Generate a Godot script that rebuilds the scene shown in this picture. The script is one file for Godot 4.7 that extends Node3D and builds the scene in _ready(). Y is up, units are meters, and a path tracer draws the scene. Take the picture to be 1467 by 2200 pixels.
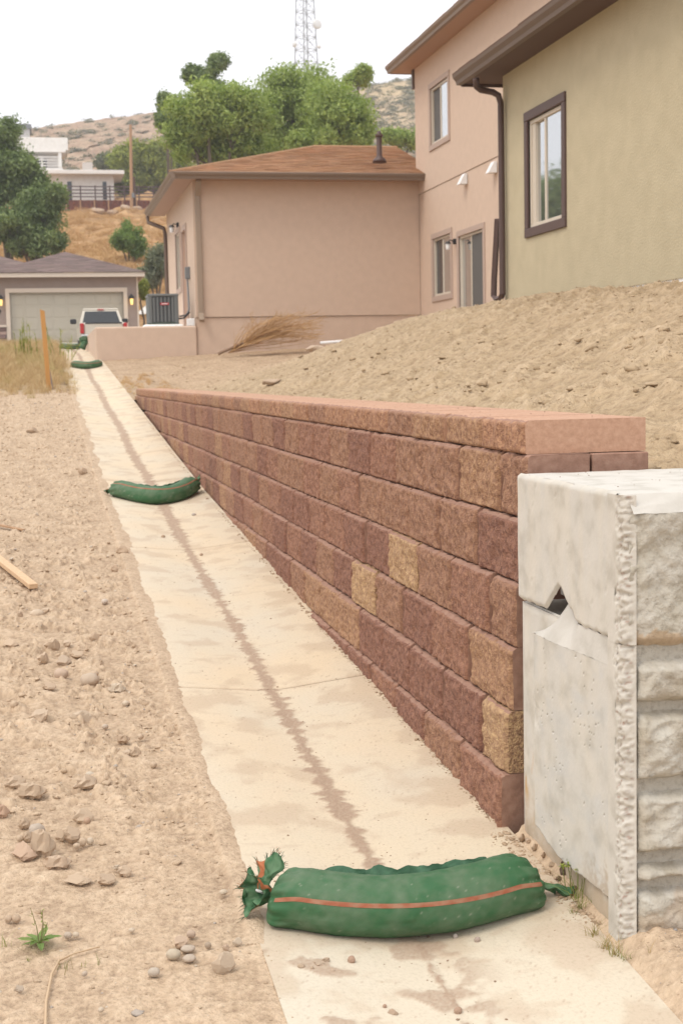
extends Node3D
# A concrete drainage path beside a split-face block retaining wall, with houses and a dry hill behind.
# x runs to the right of the wall, y up, the wall and the path run along -z; "dist" is metres along -z.

var rng := RandomNumberGenerator.new()
var M := {}
var used := {}
var cam: Camera3D
var na: FastNoiseLite
var nb: FastNoiseLite
var nc: FastNoiseLite
var nd: FastNoiseLite
var nr: FastNoiseLite

func fn(sd: int, freq: float, octv := 3, kind := FastNoiseLite.TYPE_SIMPLEX_SMOOTH) -> FastNoiseLite:
	var n := FastNoiseLite.new()
	n.seed = sd
	n.frequency = freq
	n.noise_type = kind
	if octv > 1:
		n.fractal_type = FastNoiseLite.FRACTAL_FBM
		n.fractal_octaves = octv
	else:
		n.fractal_type = FastNoiseLite.FRACTAL_NONE
	return n

static func sm(a: float, b: float, x: float) -> float:
	var t := clampf((x - a) / (b - a), 0.0, 1.0)
	return t * t * (3.0 - 2.0 * t)

# ---------------------------------------------------------------- mesh builder
class MB:
	var v := PackedVector3Array()
	var c := PackedColorArray()
	var i := PackedInt32Array()
	var col := Color(1, 1, 1)
	var colored := false
	func paint(k: Color) -> void:
		if not colored:
			colored = true
			c.resize(v.size())
			c.fill(col)
		col = k
	func pt(p: Vector3) -> int:
		v.append(p)
		if colored:
			c.append(col)
		return v.size() - 1
	func itri(a: int, b: int, d: int) -> void:
		i.append(a); i.append(d); i.append(b)
	func tri(a: Vector3, b: Vector3, d: Vector3) -> void:
		itri(pt(a), pt(b), pt(d))
	func quad(a: Vector3, b: Vector3, d: Vector3, e: Vector3) -> void:
		var p := pt(a); var q := pt(b); var r := pt(d); var s := pt(e)
		itri(p, q, r); itri(p, r, s)
	func outquad(a: Vector3, b: Vector3, d: Vector3, e: Vector3, ce: Vector3) -> void:
		if (b - a).cross(d - a).dot((a + d) * 0.5 - ce) >= 0.0:
			quad(a, b, d, e)
		else:
			quad(e, d, b, a)
	func outtri(a: Vector3, b: Vector3, d: Vector3, ce: Vector3) -> void:
		if (b - a).cross(d - a).dot((a + b + d) / 3.0 - ce) >= 0.0:
			tri(a, b, d)
		else:
			tri(d, b, a)
	func box(ce: Vector3, s: Vector3, b := 0.0, bs := Basis()) -> void:
		var h := s * 0.5
		b = minf(b, minf(h.x, minf(h.y, h.z)) * 0.9)
		var p := func(sx: float, sy: float, sz: float, ax: int) -> Vector3:
			return ce + bs * Vector3(sx * (h.x - (0.0 if ax == 0 else b)), sy * (h.y - (0.0 if ax == 1 else b)), sz * (h.z - (0.0 if ax == 2 else b)))
		for ax in 3:
			for sg in [-1.0, 1.0]:
				var q := []
				for uw in [[-1.0, -1.0], [1.0, -1.0], [1.0, 1.0], [-1.0, 1.0]]:
					var k := Vector3.ZERO
					k[ax] = sg
					k[(ax + 1) % 3] = uw[0]
					k[(ax + 2) % 3] = uw[1]
					q.append(p.call(k.x, k.y, k.z, ax))
				outquad(q[0], q[1], q[2], q[3], ce)
		if b <= 0.0:
			return
		for ax in 3:
			var u := (ax + 1) % 3
			var w := (ax + 2) % 3
			for su in [-1.0, 1.0]:
				for sw in [-1.0, 1.0]:
					var lo := Vector3.ZERO
					lo[u] = su; lo[w] = sw; lo[ax] = -1.0
					var hi := lo
					hi[ax] = 1.0
					outquad(p.call(lo.x, lo.y, lo.z, u), p.call(lo.x, lo.y, lo.z, w), p.call(hi.x, hi.y, hi.z, w), p.call(hi.x, hi.y, hi.z, u), ce)
		for sx in [-1.0, 1.0]:
			for sy in [-1.0, 1.0]:
				for sz in [-1.0, 1.0]:
					outtri(p.call(sx, sy, sz, 0), p.call(sx, sy, sz, 1), p.call(sx, sy, sz, 2), ce)
	func span(a: Vector3, b: Vector3, bev := 0.0) -> void:   # box between two corners
		box((a + b) * 0.5, (b - a).abs(), bev)
	func tube(ps: Array, rs: Array, sides := 8, cap := true) -> void:
		var n := ps.size()
		var up := Vector3.UP
		var rings := []
		for k in n:
			var d: Vector3 = (ps[mini(k + 1, n - 1)] - ps[maxi(k - 1, 0)]).normalized()
			if absf(d.dot(up)) > 0.95:
				up = Vector3.RIGHT if absf(d.x) < 0.9 else Vector3.FORWARD
			var s := d.cross(up).normalized()
			var t := s.cross(d).normalized()
			up = t
			var ring := []
			for j in sides:
				var a := TAU * j / sides
				ring.append(pt(ps[k] + (s * cos(a) + t * sin(a)) * float(rs[k])))
			rings.append(ring)
		for k in n - 1:
			for j in sides:
				var j2 := (j + 1) % sides
				itri(rings[k][j], rings[k][j2], rings[k + 1][j2])
				itri(rings[k][j], rings[k + 1][j2], rings[k + 1][j])
		if cap:
			for e in [0, n - 1]:
				var m := pt(ps[e])
				for j in sides:
					if e == 0:
						itri(m, rings[e][(j + 1) % sides], rings[e][j])
					else:
						itri(m, rings[e][j], rings[e][(j + 1) % sides])
	func sheet(nu: int, nv: int, f: Callable) -> void:   # f(u, v in 0..1) -> Vector3; front is du x dv
		var b := v.size()
		for y in nv + 1:
			for x in nu + 1:
				pt(f.call(float(x) / nu, float(y) / nv))
		for y in nv:
			for x in nu:
				var k := b + y * (nu + 1) + x
				itri(k, k + 1, k + nu + 2)
				itri(k, k + nu + 2, k + nu + 1)
	func prism(poly: Array, a: Vector3, ux: Vector3, uy: Vector3, depth: Vector3) -> void:   # convex outline, extruded
		var ce := Vector3.ZERO
		var p := []
		for q in poly:
			p.append(a + ux * q[0] + uy * q[1])
			ce += p[-1]
		ce = ce / p.size() + depth * 0.5
		for k in range(1, p.size() - 1):
			outtri(p[0], p[k], p[k + 1], ce)
			outtri(p[0] + depth, p[k] + depth, p[k + 1] + depth, ce)
		for k in p.size():
			var q2: Vector3 = p[(k + 1) % p.size()]
			outquad(p[k], q2, q2 + depth, p[k] + depth, ce)
	func mesh(smooth := false) -> ArrayMesh:
		var a := []
		a.resize(Mesh.ARRAY_MAX)
		a[Mesh.ARRAY_VERTEX] = v
		a[Mesh.ARRAY_INDEX] = i
		if colored:
			a[Mesh.ARRAY_COLOR] = c
		if smooth:
			var n := PackedVector3Array()
			n.resize(v.size())
			for k in range(0, i.size(), 3):
				var p := v[i[k]]
				var m := (v[i[k + 2]] - p).cross(v[i[k + 1]] - p)
				n[i[k]] += m; n[i[k + 1]] += m; n[i[k + 2]] += m
			for k in n.size():
				n[k] = n[k].normalized()
			a[Mesh.ARRAY_NORMAL] = n
		var r := ArrayMesh.new()
		r.add_surface_from_arrays(Mesh.PRIMITIVE_TRIANGLES, a)
		return r

# ---------------------------------------------------------------- nodes
func numbered(called: String) -> String:
	if not used.has(called):
		used[called] = 0
		return called
	used[called] += 1
	return "%s_%03d" % [called, used[called]]

func tag(o: Node, label: String, category: String, group := "", kind := "") -> void:
	if label: o.set_meta("label", label)
	if category: o.set_meta("category", category)
	if group: o.set_meta("group", group)
	if kind: o.set_meta("kind", kind)

func thing(called: String, label: String, category: String, at: Vector3, group := "") -> Node3D:
	var o := Node3D.new()
	o.name = numbered(called)
	o.position = at
	add_child(o, true)
	tag(o, label, category, group)
	return o

func base_of(o: Node) -> Vector3:
	var p := Vector3.ZERO
	var k := o
	while k != self:
		p += (k as Node3D).position
		k = k.get_parent()
	return p

# a part whose mesh is given in world coordinates
func part(parent: Node3D, called: String, mesh: Mesh, mat: Material, label := "") -> MeshInstance3D:
	var o := MeshInstance3D.new()
	o.name = called
	o.mesh = mesh
	o.material_override = mat
	parent.add_child(o, true)
	o.position = -base_of(parent)
	if label: o.set_meta("label", label)
	return o

func solo(called: String, mesh: Mesh, mat: Material, label: String, category: String, at := Vector3.ZERO, group := "") -> MeshInstance3D:
	var o := MeshInstance3D.new()
	o.name = numbered(called)
	o.mesh = mesh
	o.material_override = mat
	o.position = at
	add_child(o, true)
	tag(o, label, category, group)
	return o

func structure(called: String, mesh: Mesh, mat: Material, label: String) -> MeshInstance3D:
	var o := solo(called, mesh, mat, label, "")
	o.set_meta("kind", "structure")
	return o

func dup(o: Node3D, called: String, at: Vector3, turn := 0.0, label := "") -> Node3D:
	var r: Node3D = o.duplicate()
	r.name = numbered(called)
	add_child(r, true)
	r.position = at
	r.rotation.y = turn
	if label: r.set_meta("label", label)
	return r

func many(called: String, mesh: Mesh, mat: Material, places: Array, colors: Array, parent: Node = self) -> MultiMeshInstance3D:
	var mm := MultiMesh.new()
	mm.transform_format = MultiMesh.TRANSFORM_3D
	mm.use_colors = colors.size() > 0
	mm.mesh = mesh
	mm.instance_count = places.size()
	for k in places.size():
		mm.set_instance_transform(k, places[k])
		if colors.size() > 0:
			mm.set_instance_color(k, colors[k])
	var o := MultiMeshInstance3D.new()
	o.name = called
	o.multimesh = mm
	o.material_override = mat
	parent.add_child(o, true)
	return o

# ---------------------------------------------------------------- materials (linear colours)
func L(r: float, g: float, b: float) -> Color:
	return Color(r, g, b).linear_to_srgb()

func mat(called: String, c: Color, rough := 0.9, metal := 0.0) -> StandardMaterial3D:
	var m := StandardMaterial3D.new()
	m.resource_name = called
	m.albedo_color = c
	m.roughness = rough
	m.metallic = metal
	M[called] = m
	return m

func ntex(sd: int, freq: float, octv: int, ramp := [], size := 512, gain := 0.5) -> NoiseTexture2D:
	var t := NoiseTexture2D.new()
	t.width = size
	t.height = size
	t.seamless = true
	var nz := fn(sd, freq, octv)
	nz.fractal_gain = gain
	t.noise = nz
	if ramp.size() > 0:
		var g := Gradient.new()
		var off := PackedFloat32Array()
		var cols := PackedColorArray()
		for k in ramp:
			off.append(k[0])
			cols.append(k[1])
		g.offsets = off
		g.colors = cols
		t.color_ramp = g
	return t

# noise-coloured triplanar surface; metres = size of one texture tile
func grain(called: String, sd: int, ramp: Array, freq: float, metres: float, bump_cm := 0.0, bfreq := 0.05, rough := 0.92, octv := 5, size := 512, world := true, gain := 0.5) -> StandardMaterial3D:
	var m := mat(called, Color(1, 1, 1), rough)
	m.albedo_texture = ntex(sd, freq, octv, ramp, size, gain)
	m.uv1_triplanar = true
	m.uv1_world_triplanar = world
	m.uv1_scale = Vector3.ONE / metres
	if bump_cm > 0.0:
		m.heightmap_enabled = true
		m.heightmap_texture = ntex(sd + 77, bfreq, 4, [], size, 0.6)
		m.heightmap_scale = bump_cm
	return m

func vcol(m: StandardMaterial3D) -> StandardMaterial3D:
	m.vertex_color_use_as_albedo = true
	return m

# ---------------------------------------------------------------- the lie of the land
const PD := [-60.0, 0.0, 2.5, 4.14, 5.07, 6.99, 9.25, 12.36, 15.4, 20.9, 30.0, 37.0, 45.0, 56.0, 63.0, 70.0, 76.0, 85.0, 110.0, 149.0, 151.5, 165.0, 200.0, 260.0, 330.0, 345.0, 420.0]
const PY := [-2.5, 0.03, 0.165, 0.258, 0.306, 0.40, 0.525, 0.69, 0.90, 1.297, 1.95, 2.40, 2.72, 2.85, 3.30, 3.7, 5.0, 8.0, 12.4, 18.2, 20.0, 22.0, 28.0, 40.0, 57.5, 58.4, 56.0]
func yp(dist: float) -> float:
	for k in range(1, PD.size()):
		if dist < PD[k]:
			return lerpf(PY[k - 1], PY[k], (dist - PD[k - 1]) / (PD[k] - PD[k - 1]))
	return PY[-1]

func path_center(dist: float) -> float:
	return 0.935 + 0.03 * sm(6.0, 11.0, dist) + 0.012 * sin(dist * 1.1)

const PL := 0.50
const PR := 1.385
func path_y(x: float, dist: float) -> float:
	var u := absf(x - 0.94) / 0.44
	return yp(dist) - 0.042 * (1.0 - sm(0.0, 1.0, minf(u, 1.0)) * 0.4 - minf(u, 1.0) * 0.6)

# ground left and right of the path, without fine relief
func land(x: float, dist: float) -> float:
	var y := yp(dist)
	if dist > 60.0:
		y += 0.143 * x * sm(90.0, 330.0, dist) + (nb.get_noise_2d(x * 0.6, dist * 0.6) * (1.4 - 0.9 * sm(150.0, 200.0, dist))) * sm(80.0, 140.0, dist)
		return y
	if x < PL:
		y += 0.05 * sm(PL, -0.6, x) * sm(3.6, 5.0, dist) * (1.0 - sm(10.0, 16.0, dist)) + 0.25 * sm(-1.0, -8.0, x)
	if x > PR:
		var yard := yp(dist) + (x - PR) * 0.043 * sm(18.0, 33.0, dist)
		if dist > 36.0:
			yard = minf(yard, yp(dist) + 0.35)
		var fill := 1.40 + (1.12 - 0.10 * sm(15.5, 13.0, dist)) * sm(1.7, 6.1, x) + 0.08 * sm(1.9, 3.0, x)
		fill = lerpf(fill, minf(fill, 1.22 + 0.2 * sm(4.1, 5.8, dist)), 1.0 - sm(4.1, 5.8, dist))
		fill -= 0.15 * sm(19.0, 26.0, dist) * sm(4.0, 6.0, x)
		var f := 1.0 - sm(19.5, 31.0, dist)
		if dist < 4.12:
			f = 0.0
			yard = y + 0.055 * sm(1.36, 1.5, x)
		y = lerpf(yard, fill, f)
		if dist > 19.0 and x < 3.2:
			y = lerpf(yard, y, sm(1.45, 3.2, x) if dist > 22.0 else 1.0)
	return y

func ray(px: float, py: float) -> Vector3:
	return cam.transform.basis * Vector3((px - 733.5) / 3055.0, (1100.0 - py) / 3055.0, -1.0)

# where a photograph pixel meets the ground
func gp(px: float, py: float) -> Vector3:
	var r := ray(px, py)
	var o := cam.position
	var t := 1.5
	while t < 400.0:
		var p := o + r * t
		var g := path_y(p.x, -p.z) if p.x > PL and p.x < PR else land(p.x, -p.z)
		if p.y <= g:
			break
		t += maxf(0.004, (p.y - g) * 0.6)
	return o + r * t
func gy(x: float, dist: float) -> float:
	return path_y(x, dist) if x > PL and x < PR else land(x, dist)
# a photograph pixel on the upright planes x = c, z = c
func onx(px: float, py: float, c: float) -> Vector3:
	var r := ray(px, py)
	return cam.position + r * ((c - cam.position.x) / r.x)
func onz(px: float, py: float, c: float) -> Vector3:
	var r := ray(px, py)
	return cam.position + r * ((c - cam.position.z) / r.z)

func _ready() -> void:
	rng.seed = 7
	na = fn(11, 1.0, 4)
	nb = fn(12, 0.35, 3)
	nc = fn(13, 9.0, 3)
	nd = fn(14, 45.0, 2)
	nr = fn(15, 24.0, 1, FastNoiseLite.TYPE_CELLULAR)
	nr.cellular_return_type = FastNoiseLite.RETURN_DISTANCE
	# camera
	cam = Camera3D.new()
	cam.name = "camera"
	add_child(cam)
	cam.position = Vector3(0, 1.69, 0)
	cam.rotation = Vector3(deg_to_rad(-5.525), deg_to_rad(-11.804), deg_to_rad(-1.2))
	cam.fov = rad_to_deg(2.0 * atan(1100.0 / 3055.0))
	cam.near = 0.1
	cam.far = 1500.0
	cam.current = true
	var ph := CameraAttributesPhysical.new()
	ph.frustum_focal_length = 33.327   # 24 mm frame height: the same angle as cam.fov
	ph.frustum_focus_distance = 4.4
	ph.exposure_aperture = 6.0
	cam.attributes = ph
	# overcast sky
	var env := Environment.new()
	var sky := Sky.new()
	var sp := ProceduralSkyMaterial.new()
	sp.sky_top_color = L(0.97, 0.985, 1.0)
	sp.sky_horizon_color = L(0.72, 0.715, 0.735)
	sp.sky_curve = 0.5
	sp.ground_horizon_color = L(0.5, 0.46, 0.4)
	sp.ground_bottom_color = L(0.3, 0.25, 0.2)
	sp.sky_energy_multiplier = 1.22
	sky.sky_material = sp
	env.background_mode = Environment.BG_SKY
	env.sky = sky
	env.tonemap_mode = Environment.TONE_MAPPER_LINEAR
	env.tonemap_exposure = 1.12
	env.sdfgi_enabled = true
	env.ssao_enabled = true
	env.ssil_enabled = true
	env.fog_enabled = true
	env.fog_density = 0.0007
	env.fog_light_color = Color(0.97, 0.97, 1.0)
	var we := WorldEnvironment.new()
	we.name = "environment"
	we.environment = env
	add_child(we)
	# the sun behind thin cloud, high on the left and behind the camera
	var sun := DirectionalLight3D.new()
	sun.name = "sun"
	sun.light_energy = 0.5
	sun.light_color = Color(1.0, 0.955, 0.89)
	sun.light_angular_distance = 24.0
	sun.shadow_enabled = true
	sun.sky_mode = DirectionalLight3D.SKY_MODE_LIGHT_ONLY
	add_child(sun)
	sun.look_at_from_position(Vector3(-5.0, 8.5, 3.0), Vector3.ZERO)
	materials()
	ground()
	path()
	houses()
	hill_and_far()
	retaining_wall()
	concrete_blocks()
	bags()
	loose()
	plants()

var dirt_dark := Color(0.32, 0.22, 0.145)
var dirt_mid := Color(0.51, 0.375, 0.255)
var dirt_light := Color(0.63, 0.485, 0.345)

func materials() -> void:
	# grain textures are tints around white, multiplied by the colours of the surface itself
	var tint := [[0.0, L(0.55, 0.52, 0.50)], [0.35, L(0.82, 0.81, 0.80)], [0.6, L(0.97, 0.97, 0.97)], [1.0, L(1.0, 1.0, 1.0)]]
	vcol(grain("dirt", 1, tint, 0.03, 0.45, 0.5, 0.07, 1.0, 6, 512, true, 0.62))
	vcol(grain("slope_dirt", 2, [[0.0, L(0.42, 0.38, 0.34)], [0.35, L(0.78, 0.76, 0.74)], [0.55, L(0.97, 0.97, 0.97)], [1.0, L(1, 1, 1)]], 0.03, 1.1, 1.5, 0.10, 1.0, 6, 512, true, 0.62))
	vcol(grain("far_land", 3, [[0.0, L(0.40, 0.37, 0.30)], [0.38, L(0.75, 0.73, 0.68)], [0.55, L(1, 1, 1)], [1.0, L(1, 1, 1)]], 0.03, 16.0, 0.0, 0.05, 1.0, 5))
	var fine := [[0.0, L(0.80, 0.79, 0.77)], [0.4, L(0.95, 0.95, 0.94)], [1.0, L(1, 1, 1)]]
	vcol(grain("path_concrete", 4, fine, 0.05, 0.4, 0.06, 0.09, 0.92, 4))
	# split-face block faces
	var sp := [[0.0, 0.38], [0.3, 0.68], [0.5, 1.0], [0.72, 1.30], [1.0, 1.75]]
	var tones := {
		"block_red": [0.258, 0.128, 0.084], "block_maroon": [0.232, 0.113, 0.077], "block_brown": [0.275, 0.146, 0.092],
		"block_tan": [0.318, 0.178, 0.105], "block_yellow": [0.385, 0.240, 0.136], "block_cap": [0.335, 0.178, 0.106]}
	var k := 0
	for t in tones:
		k += 1
		var c: Array = tones[t]
		var ramp := []
		for s in sp:
			# darker grains are maroon, lighter ones sandy
			ramp.append([s[0], L(c[0] * s[1], c[1] * s[1] * (1.0 + 0.22 * (s[1] - 1.0)), c[2] * s[1] * (1.0 + 0.10 * (s[1] - 1.0)))])
		var m := grain(t, 20 + k, ramp, 0.035, 0.50, 0.45, 0.10, 0.95, 5, 512, true, 0.75)
		m.heightmap_texture = M.get("_split_bump", m.heightmap_texture)
		M["_split_bump"] = m.heightmap_texture
	grain("cap_smooth", 31, [[0.0, L(0.38, 0.215, 0.14)], [0.5, L(0.46, 0.272, 0.182)], [1.0, L(0.53, 0.335, 0.235)]], 0.05, 0.7, 0.06, 0.15, 0.95, 5, 512, true, 0.7)
	grain("cap_end", 32, [[0.0, L(0.36, 0.185, 0.12)], [0.5, L(0.50, 0.27, 0.175)], [1.0, L(0.60, 0.35, 0.235)]], 0.015, 0.7, 0.10, 0.1, 0.95, 5)
	grain("block_chamfer", 34, [[0.0, L(0.23, 0.125, 0.088)], [0.5, L(0.31, 0.178, 0.128)], [1.0, L(0.38, 0.235, 0.175)]], 0.02, 0.5, 0.08, 0.12, 0.95, 5)
	grain("block_ledge", 33, [[0.0, L(0.33, 0.20, 0.15)], [1.0, L(0.45, 0.30, 0.23)]], 0.03, 0.4, 0.1, 0.1, 0.95, 4)
	# cast concrete
	vcol(grain("cast_concrete", 41, [[0.0, L(0.74, 0.73, 0.70)], [0.45, L(0.93, 0.93, 0.92)], [1.0, L(1, 1, 1)]], 0.014, 0.9, 0.05, 0.1, 0.85, 6))
	vcol(grain("rough_concrete", 42, [[0.0, L(0.62, 0.60, 0.57)], [0.45, L(0.92, 0.91, 0.89)], [1.0, L(1, 1, 1)]], 0.03, 0.35, 0.30, 0.05, 0.95, 6))
	# houses
	grain("stucco_tan", 51, [[0.0, L(0.560, 0.425, 0.332)], [1.0, L(0.605, 0.462, 0.364)]], 0.02, 2.4, 0.25, 0.2, 0.96, 5)
	grain("stucco_olive", 52, [[0.0, L(0.445, 0.385, 0.262)], [0.5, L(0.475, 0.412, 0.282)], [1.0, L(0.505, 0.44, 0.304)]], 0.012, 2.6, 0.35, 0.16, 0.96, 6)
	grain("stucco_mauve", 53, [[0.0, L(0.285, 0.225, 0.20)], [1.0, L(0.32, 0.255, 0.225)]], 0.02, 3.0, 0.3, 0.15, 0.96)
	grain("wall_white", 54, [[0.0, L(0.68, 0.65, 0.61)], [1.0, L(0.78, 0.76, 0.73)]], 0.02, 6.0)
	mat("trim_brown", L(0.088, 0.052, 0.045), 0.55)
	mat("fascia_brown", L(0.135, 0.094, 0.072), 0.5)
	mat("fascia_tan", L(0.20, 0.142, 0.102), 0.5)
	mat("soffit_tan", L(0.40, 0.255, 0.18), 0.8)
	mat("soffit_brown", L(0.115, 0.072, 0.058), 0.8)
	mat("trim_taupe", L(0.43, 0.325, 0.27), 0.85)
	mat("downspout_taupe", L(0.30, 0.225, 0.165), 0.55)
	mat("vinyl_almond", L(0.60, 0.53, 0.44), 0.45)
	mat("trim_cream", L(0.62, 0.53, 0.45), 0.7)
	mat("garage_door", L(0.46, 0.42, 0.345), 0.6)
	mat("white_plastic", L(0.78, 0.78, 0.78), 0.4)
	mat("black_metal", L(0.02, 0.02, 0.022), 0.5)
	mat("grey_metal", L(0.20, 0.21, 0.22), 0.5, 0.3)
	mat("screen", L(0.105, 0.10, 0.095), 0.8)
	var g := mat("glass", L(0.60, 0.62, 0.63), 0.03, 0.9)
	g.metallic_specular = 0.8
	mat("dark_glass", L(0.05, 0.055, 0.06), 0.05, 0.35)
	mat("door_red", L(0.33, 0.135, 0.075), 0.6)
	vcol(mat("shingle", Color.WHITE, 0.95))
	vcol(mat("plain", Color.WHITE, 0.9))
	vcol(mat("gloss", Color.WHITE, 0.35))
	# plants
	var lf := vcol(mat("leaf", Color.WHITE, 0.75))
	lf.backlight_enabled = true
	lf.backlight = Color(0.75, 0.8, 0.5)
	grain("bark", 61, [[0.0, L(0.10, 0.08, 0.06)], [1.0, L(0.22, 0.18, 0.14)]], 0.03, 0.6, 0.0, 0.05, 0.95)
	vcol(mat("straw", Color.WHITE, 0.8))
	grain("lumber", 62, [[0.0, L(0.50, 0.33, 0.19)], [1.0, L(0.66, 0.47, 0.30)]], 0.02, 0.3, 0.0, 0.05, 0.8)
	grain("old_wood", 63, [[0.0, L(0.30, 0.17, 0.09)], [1.0, L(0.46, 0.28, 0.16)]], 0.02, 1.0, 0.0, 0.05, 0.85)
	grain("rust", 64, [[0.0, L(0.075, 0.026, 0.017)], [0.5, L(0.14, 0.045, 0.025)], [1.0, L(0.26, 0.085, 0.04)]], 0.02, 3.0)
	# woven bags
	vcol(grain("bag_cloth", 71, [[0.0, L(0.80, 0.84, 0.80)], [0.5, L(0.95, 0.96, 0.95)], [1.0, L(1, 1, 1)]], 0.06, 0.12, 0.05, 0.25, 0.7, 4))
	vcol(grain("stone", 72, [[0.0, L(0.66, 0.64, 0.62)], [0.5, L(0.93, 0.92, 0.91)], [1.0, L(1, 1, 1)]], 0.03, 0.12, 0.10, 0.08, 0.9, 4, 256, false))

# ---------------------------------------------------------------- ground
var _c := Color()
var _y := 0.0

func field(xs: PackedFloat32Array, ds: PackedFloat32Array, f: Callable) -> ArrayMesh:
	var nx := xs.size()
	var nz := ds.size()
	var v := PackedVector3Array()
	var c := PackedColorArray()
	v.resize(nx * nz)
	c.resize(nx * nz)
	var k := 0
	for j in nz:
		for i in nx:
			f.call(xs[i], ds[j])
			v[k] = Vector3(xs[i], _y, -ds[j])
			c[k] = _c
			k += 1
	var n := PackedVector3Array()
	n.resize(nx * nz)
	k = 0
	for j in nz:
		var j0 := maxi(j - 1, 0) * nx
		var j1 := mini(j + 1, nz - 1) * nx
		for i in nx:
			var dx := v[j * nx + mini(i + 1, nx - 1)] - v[j * nx + maxi(i - 1, 0)]
			var dz := v[j0 + i] - v[j1 + i]
			n[k] = dz.cross(dx).normalized()
			k += 1
	var id := PackedInt32Array()
	id.resize((nx - 1) * (nz - 1) * 6)
	k = 0
	for j in nz - 1:
		for i in nx - 1:
			var a := j * nx + i
			id[k] = a; id[k + 1] = a + nx; id[k + 2] = a + nx + 1
			id[k + 3] = a; id[k + 4] = a + nx + 1; id[k + 5] = a + 1
			k += 6
	var arr := []
	arr.resize(Mesh.ARRAY_MAX)
	arr[Mesh.ARRAY_VERTEX] = v
	arr[Mesh.ARRAY_NORMAL] = n
	arr[Mesh.ARRAY_COLOR] = c
	arr[Mesh.ARRAY_INDEX] = id
	var r := ArrayMesh.new()
	r.add_surface_from_arrays(Mesh.PRIMITIVE_TRIANGLES, arr)
	return r

func steps(a: float, b: float, s: float) -> PackedFloat32Array:
	var r := PackedFloat32Array()
	var n := int(ceil((b - a) / s))
	for k in n + 1:
		r.append(lerpf(a, b, float(k) / n))
	return r
func rising(a: float, b: float, share: float) -> PackedFloat32Array:
	var r := PackedFloat32Array()
	var n := int(ceil(log(b / a) / share))
	for k in n + 1:
		r.append(a * pow(b / a, float(k) / n))
	return r

func mix3(t: float) -> Color:
	return dirt_dark.lerp(dirt_mid, clampf(t * 2.0, 0, 1)) if t < 0.5 else dirt_mid.lerp(dirt_light, clampf(t * 2.0 - 1.0, 0, 1))

# loose, clodded soil: rough gives how broken it is
func dirt_relief(x: float, dist: float, rough: float) -> void:
	var a := na.get_noise_2d(x * 2.2, dist * 2.2)
	var c1 := nc.get_noise_2d(x + 3.0, dist)
	var f := nd.get_noise_2d(x, dist)
	var cell := nr.get_noise_2d(x + c1 * 0.02, dist + f * 0.008)        # -1 .. 0 in the middle of a clod
	var patch := sm(-0.15, 0.35, na.get_noise_2d(x * 5.0 + 40.0, dist * 3.0))
	var clod := maxf(0.0, -cell - 0.35) * patch
	var c2 := nc.get_noise_2d(x * 2.3 - 5.0, dist * 2.3)
	var rp := 0.30 + 1.0 * patch
	_y = a * 0.022 * rough + c1 * 0.014 * (0.2 + rough * rp) + c2 * 0.008 * (0.15 + rough * rp) + f * 0.005 * (0.2 + rough * rp) + clod * 0.034 * rough
	var t := 0.52 + 0.25 * a + 0.30 * c1 + 0.25 * c2 + 0.28 * f + 0.12 * clod
	_c = mix3(clampf(t, 0.0, 1.0))

func near_dirt(x: float, dist: float) -> void:
	var rough := sm(3.5, 4.6, dist - 0.6 * sm(0.45, 0.05, x)) * (1.0 - 0.35 * sm(8.0, 14.0, dist)) * (1.0 - 0.45 * sm(0.2, 0.5, x))
	dirt_relief(x, dist, 0.12 + 0.95 * rough)
	# fine cracks in the dried silt
	if x > PL - 0.02:
		# soil spilled over the edge of the path; it thins out and dips under the concrete
		var spill := 0.007 + 0.007 * na.get_noise_2d(x * 0.5, dist * 1.1) + 0.0016 * nc.get_noise_2d(x * 0.6, dist * 1.3)
		var crisp := 1.0 - sm(3.35, 3.75, dist)
		_y = path_y(x, dist) + _y * 0.10 + spill * (1.0 - crisp) - 0.004 * crisp - maxf(0.0, x - PL - 0.015) * lerpf(0.26 - 0.10 * sm(4.5, 9.0, dist), 0.8, crisp)
		_c = _c.lerp(dirt_light, 0.25)
	else:
		_y += land(x, dist) - 0.004

func near_right(x: float, dist: float) -> void:
	dirt_relief(x, dist, 0.35)
	if x < PR + 0.015:
		_y = path_y(x, dist) + _y * 0.4 - (PR + 0.015 - x) * 0.45 + 0.004
	else:
		_y += land(x, dist)
	_c = _c.lerp(dirt_light, 0.3)

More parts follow.
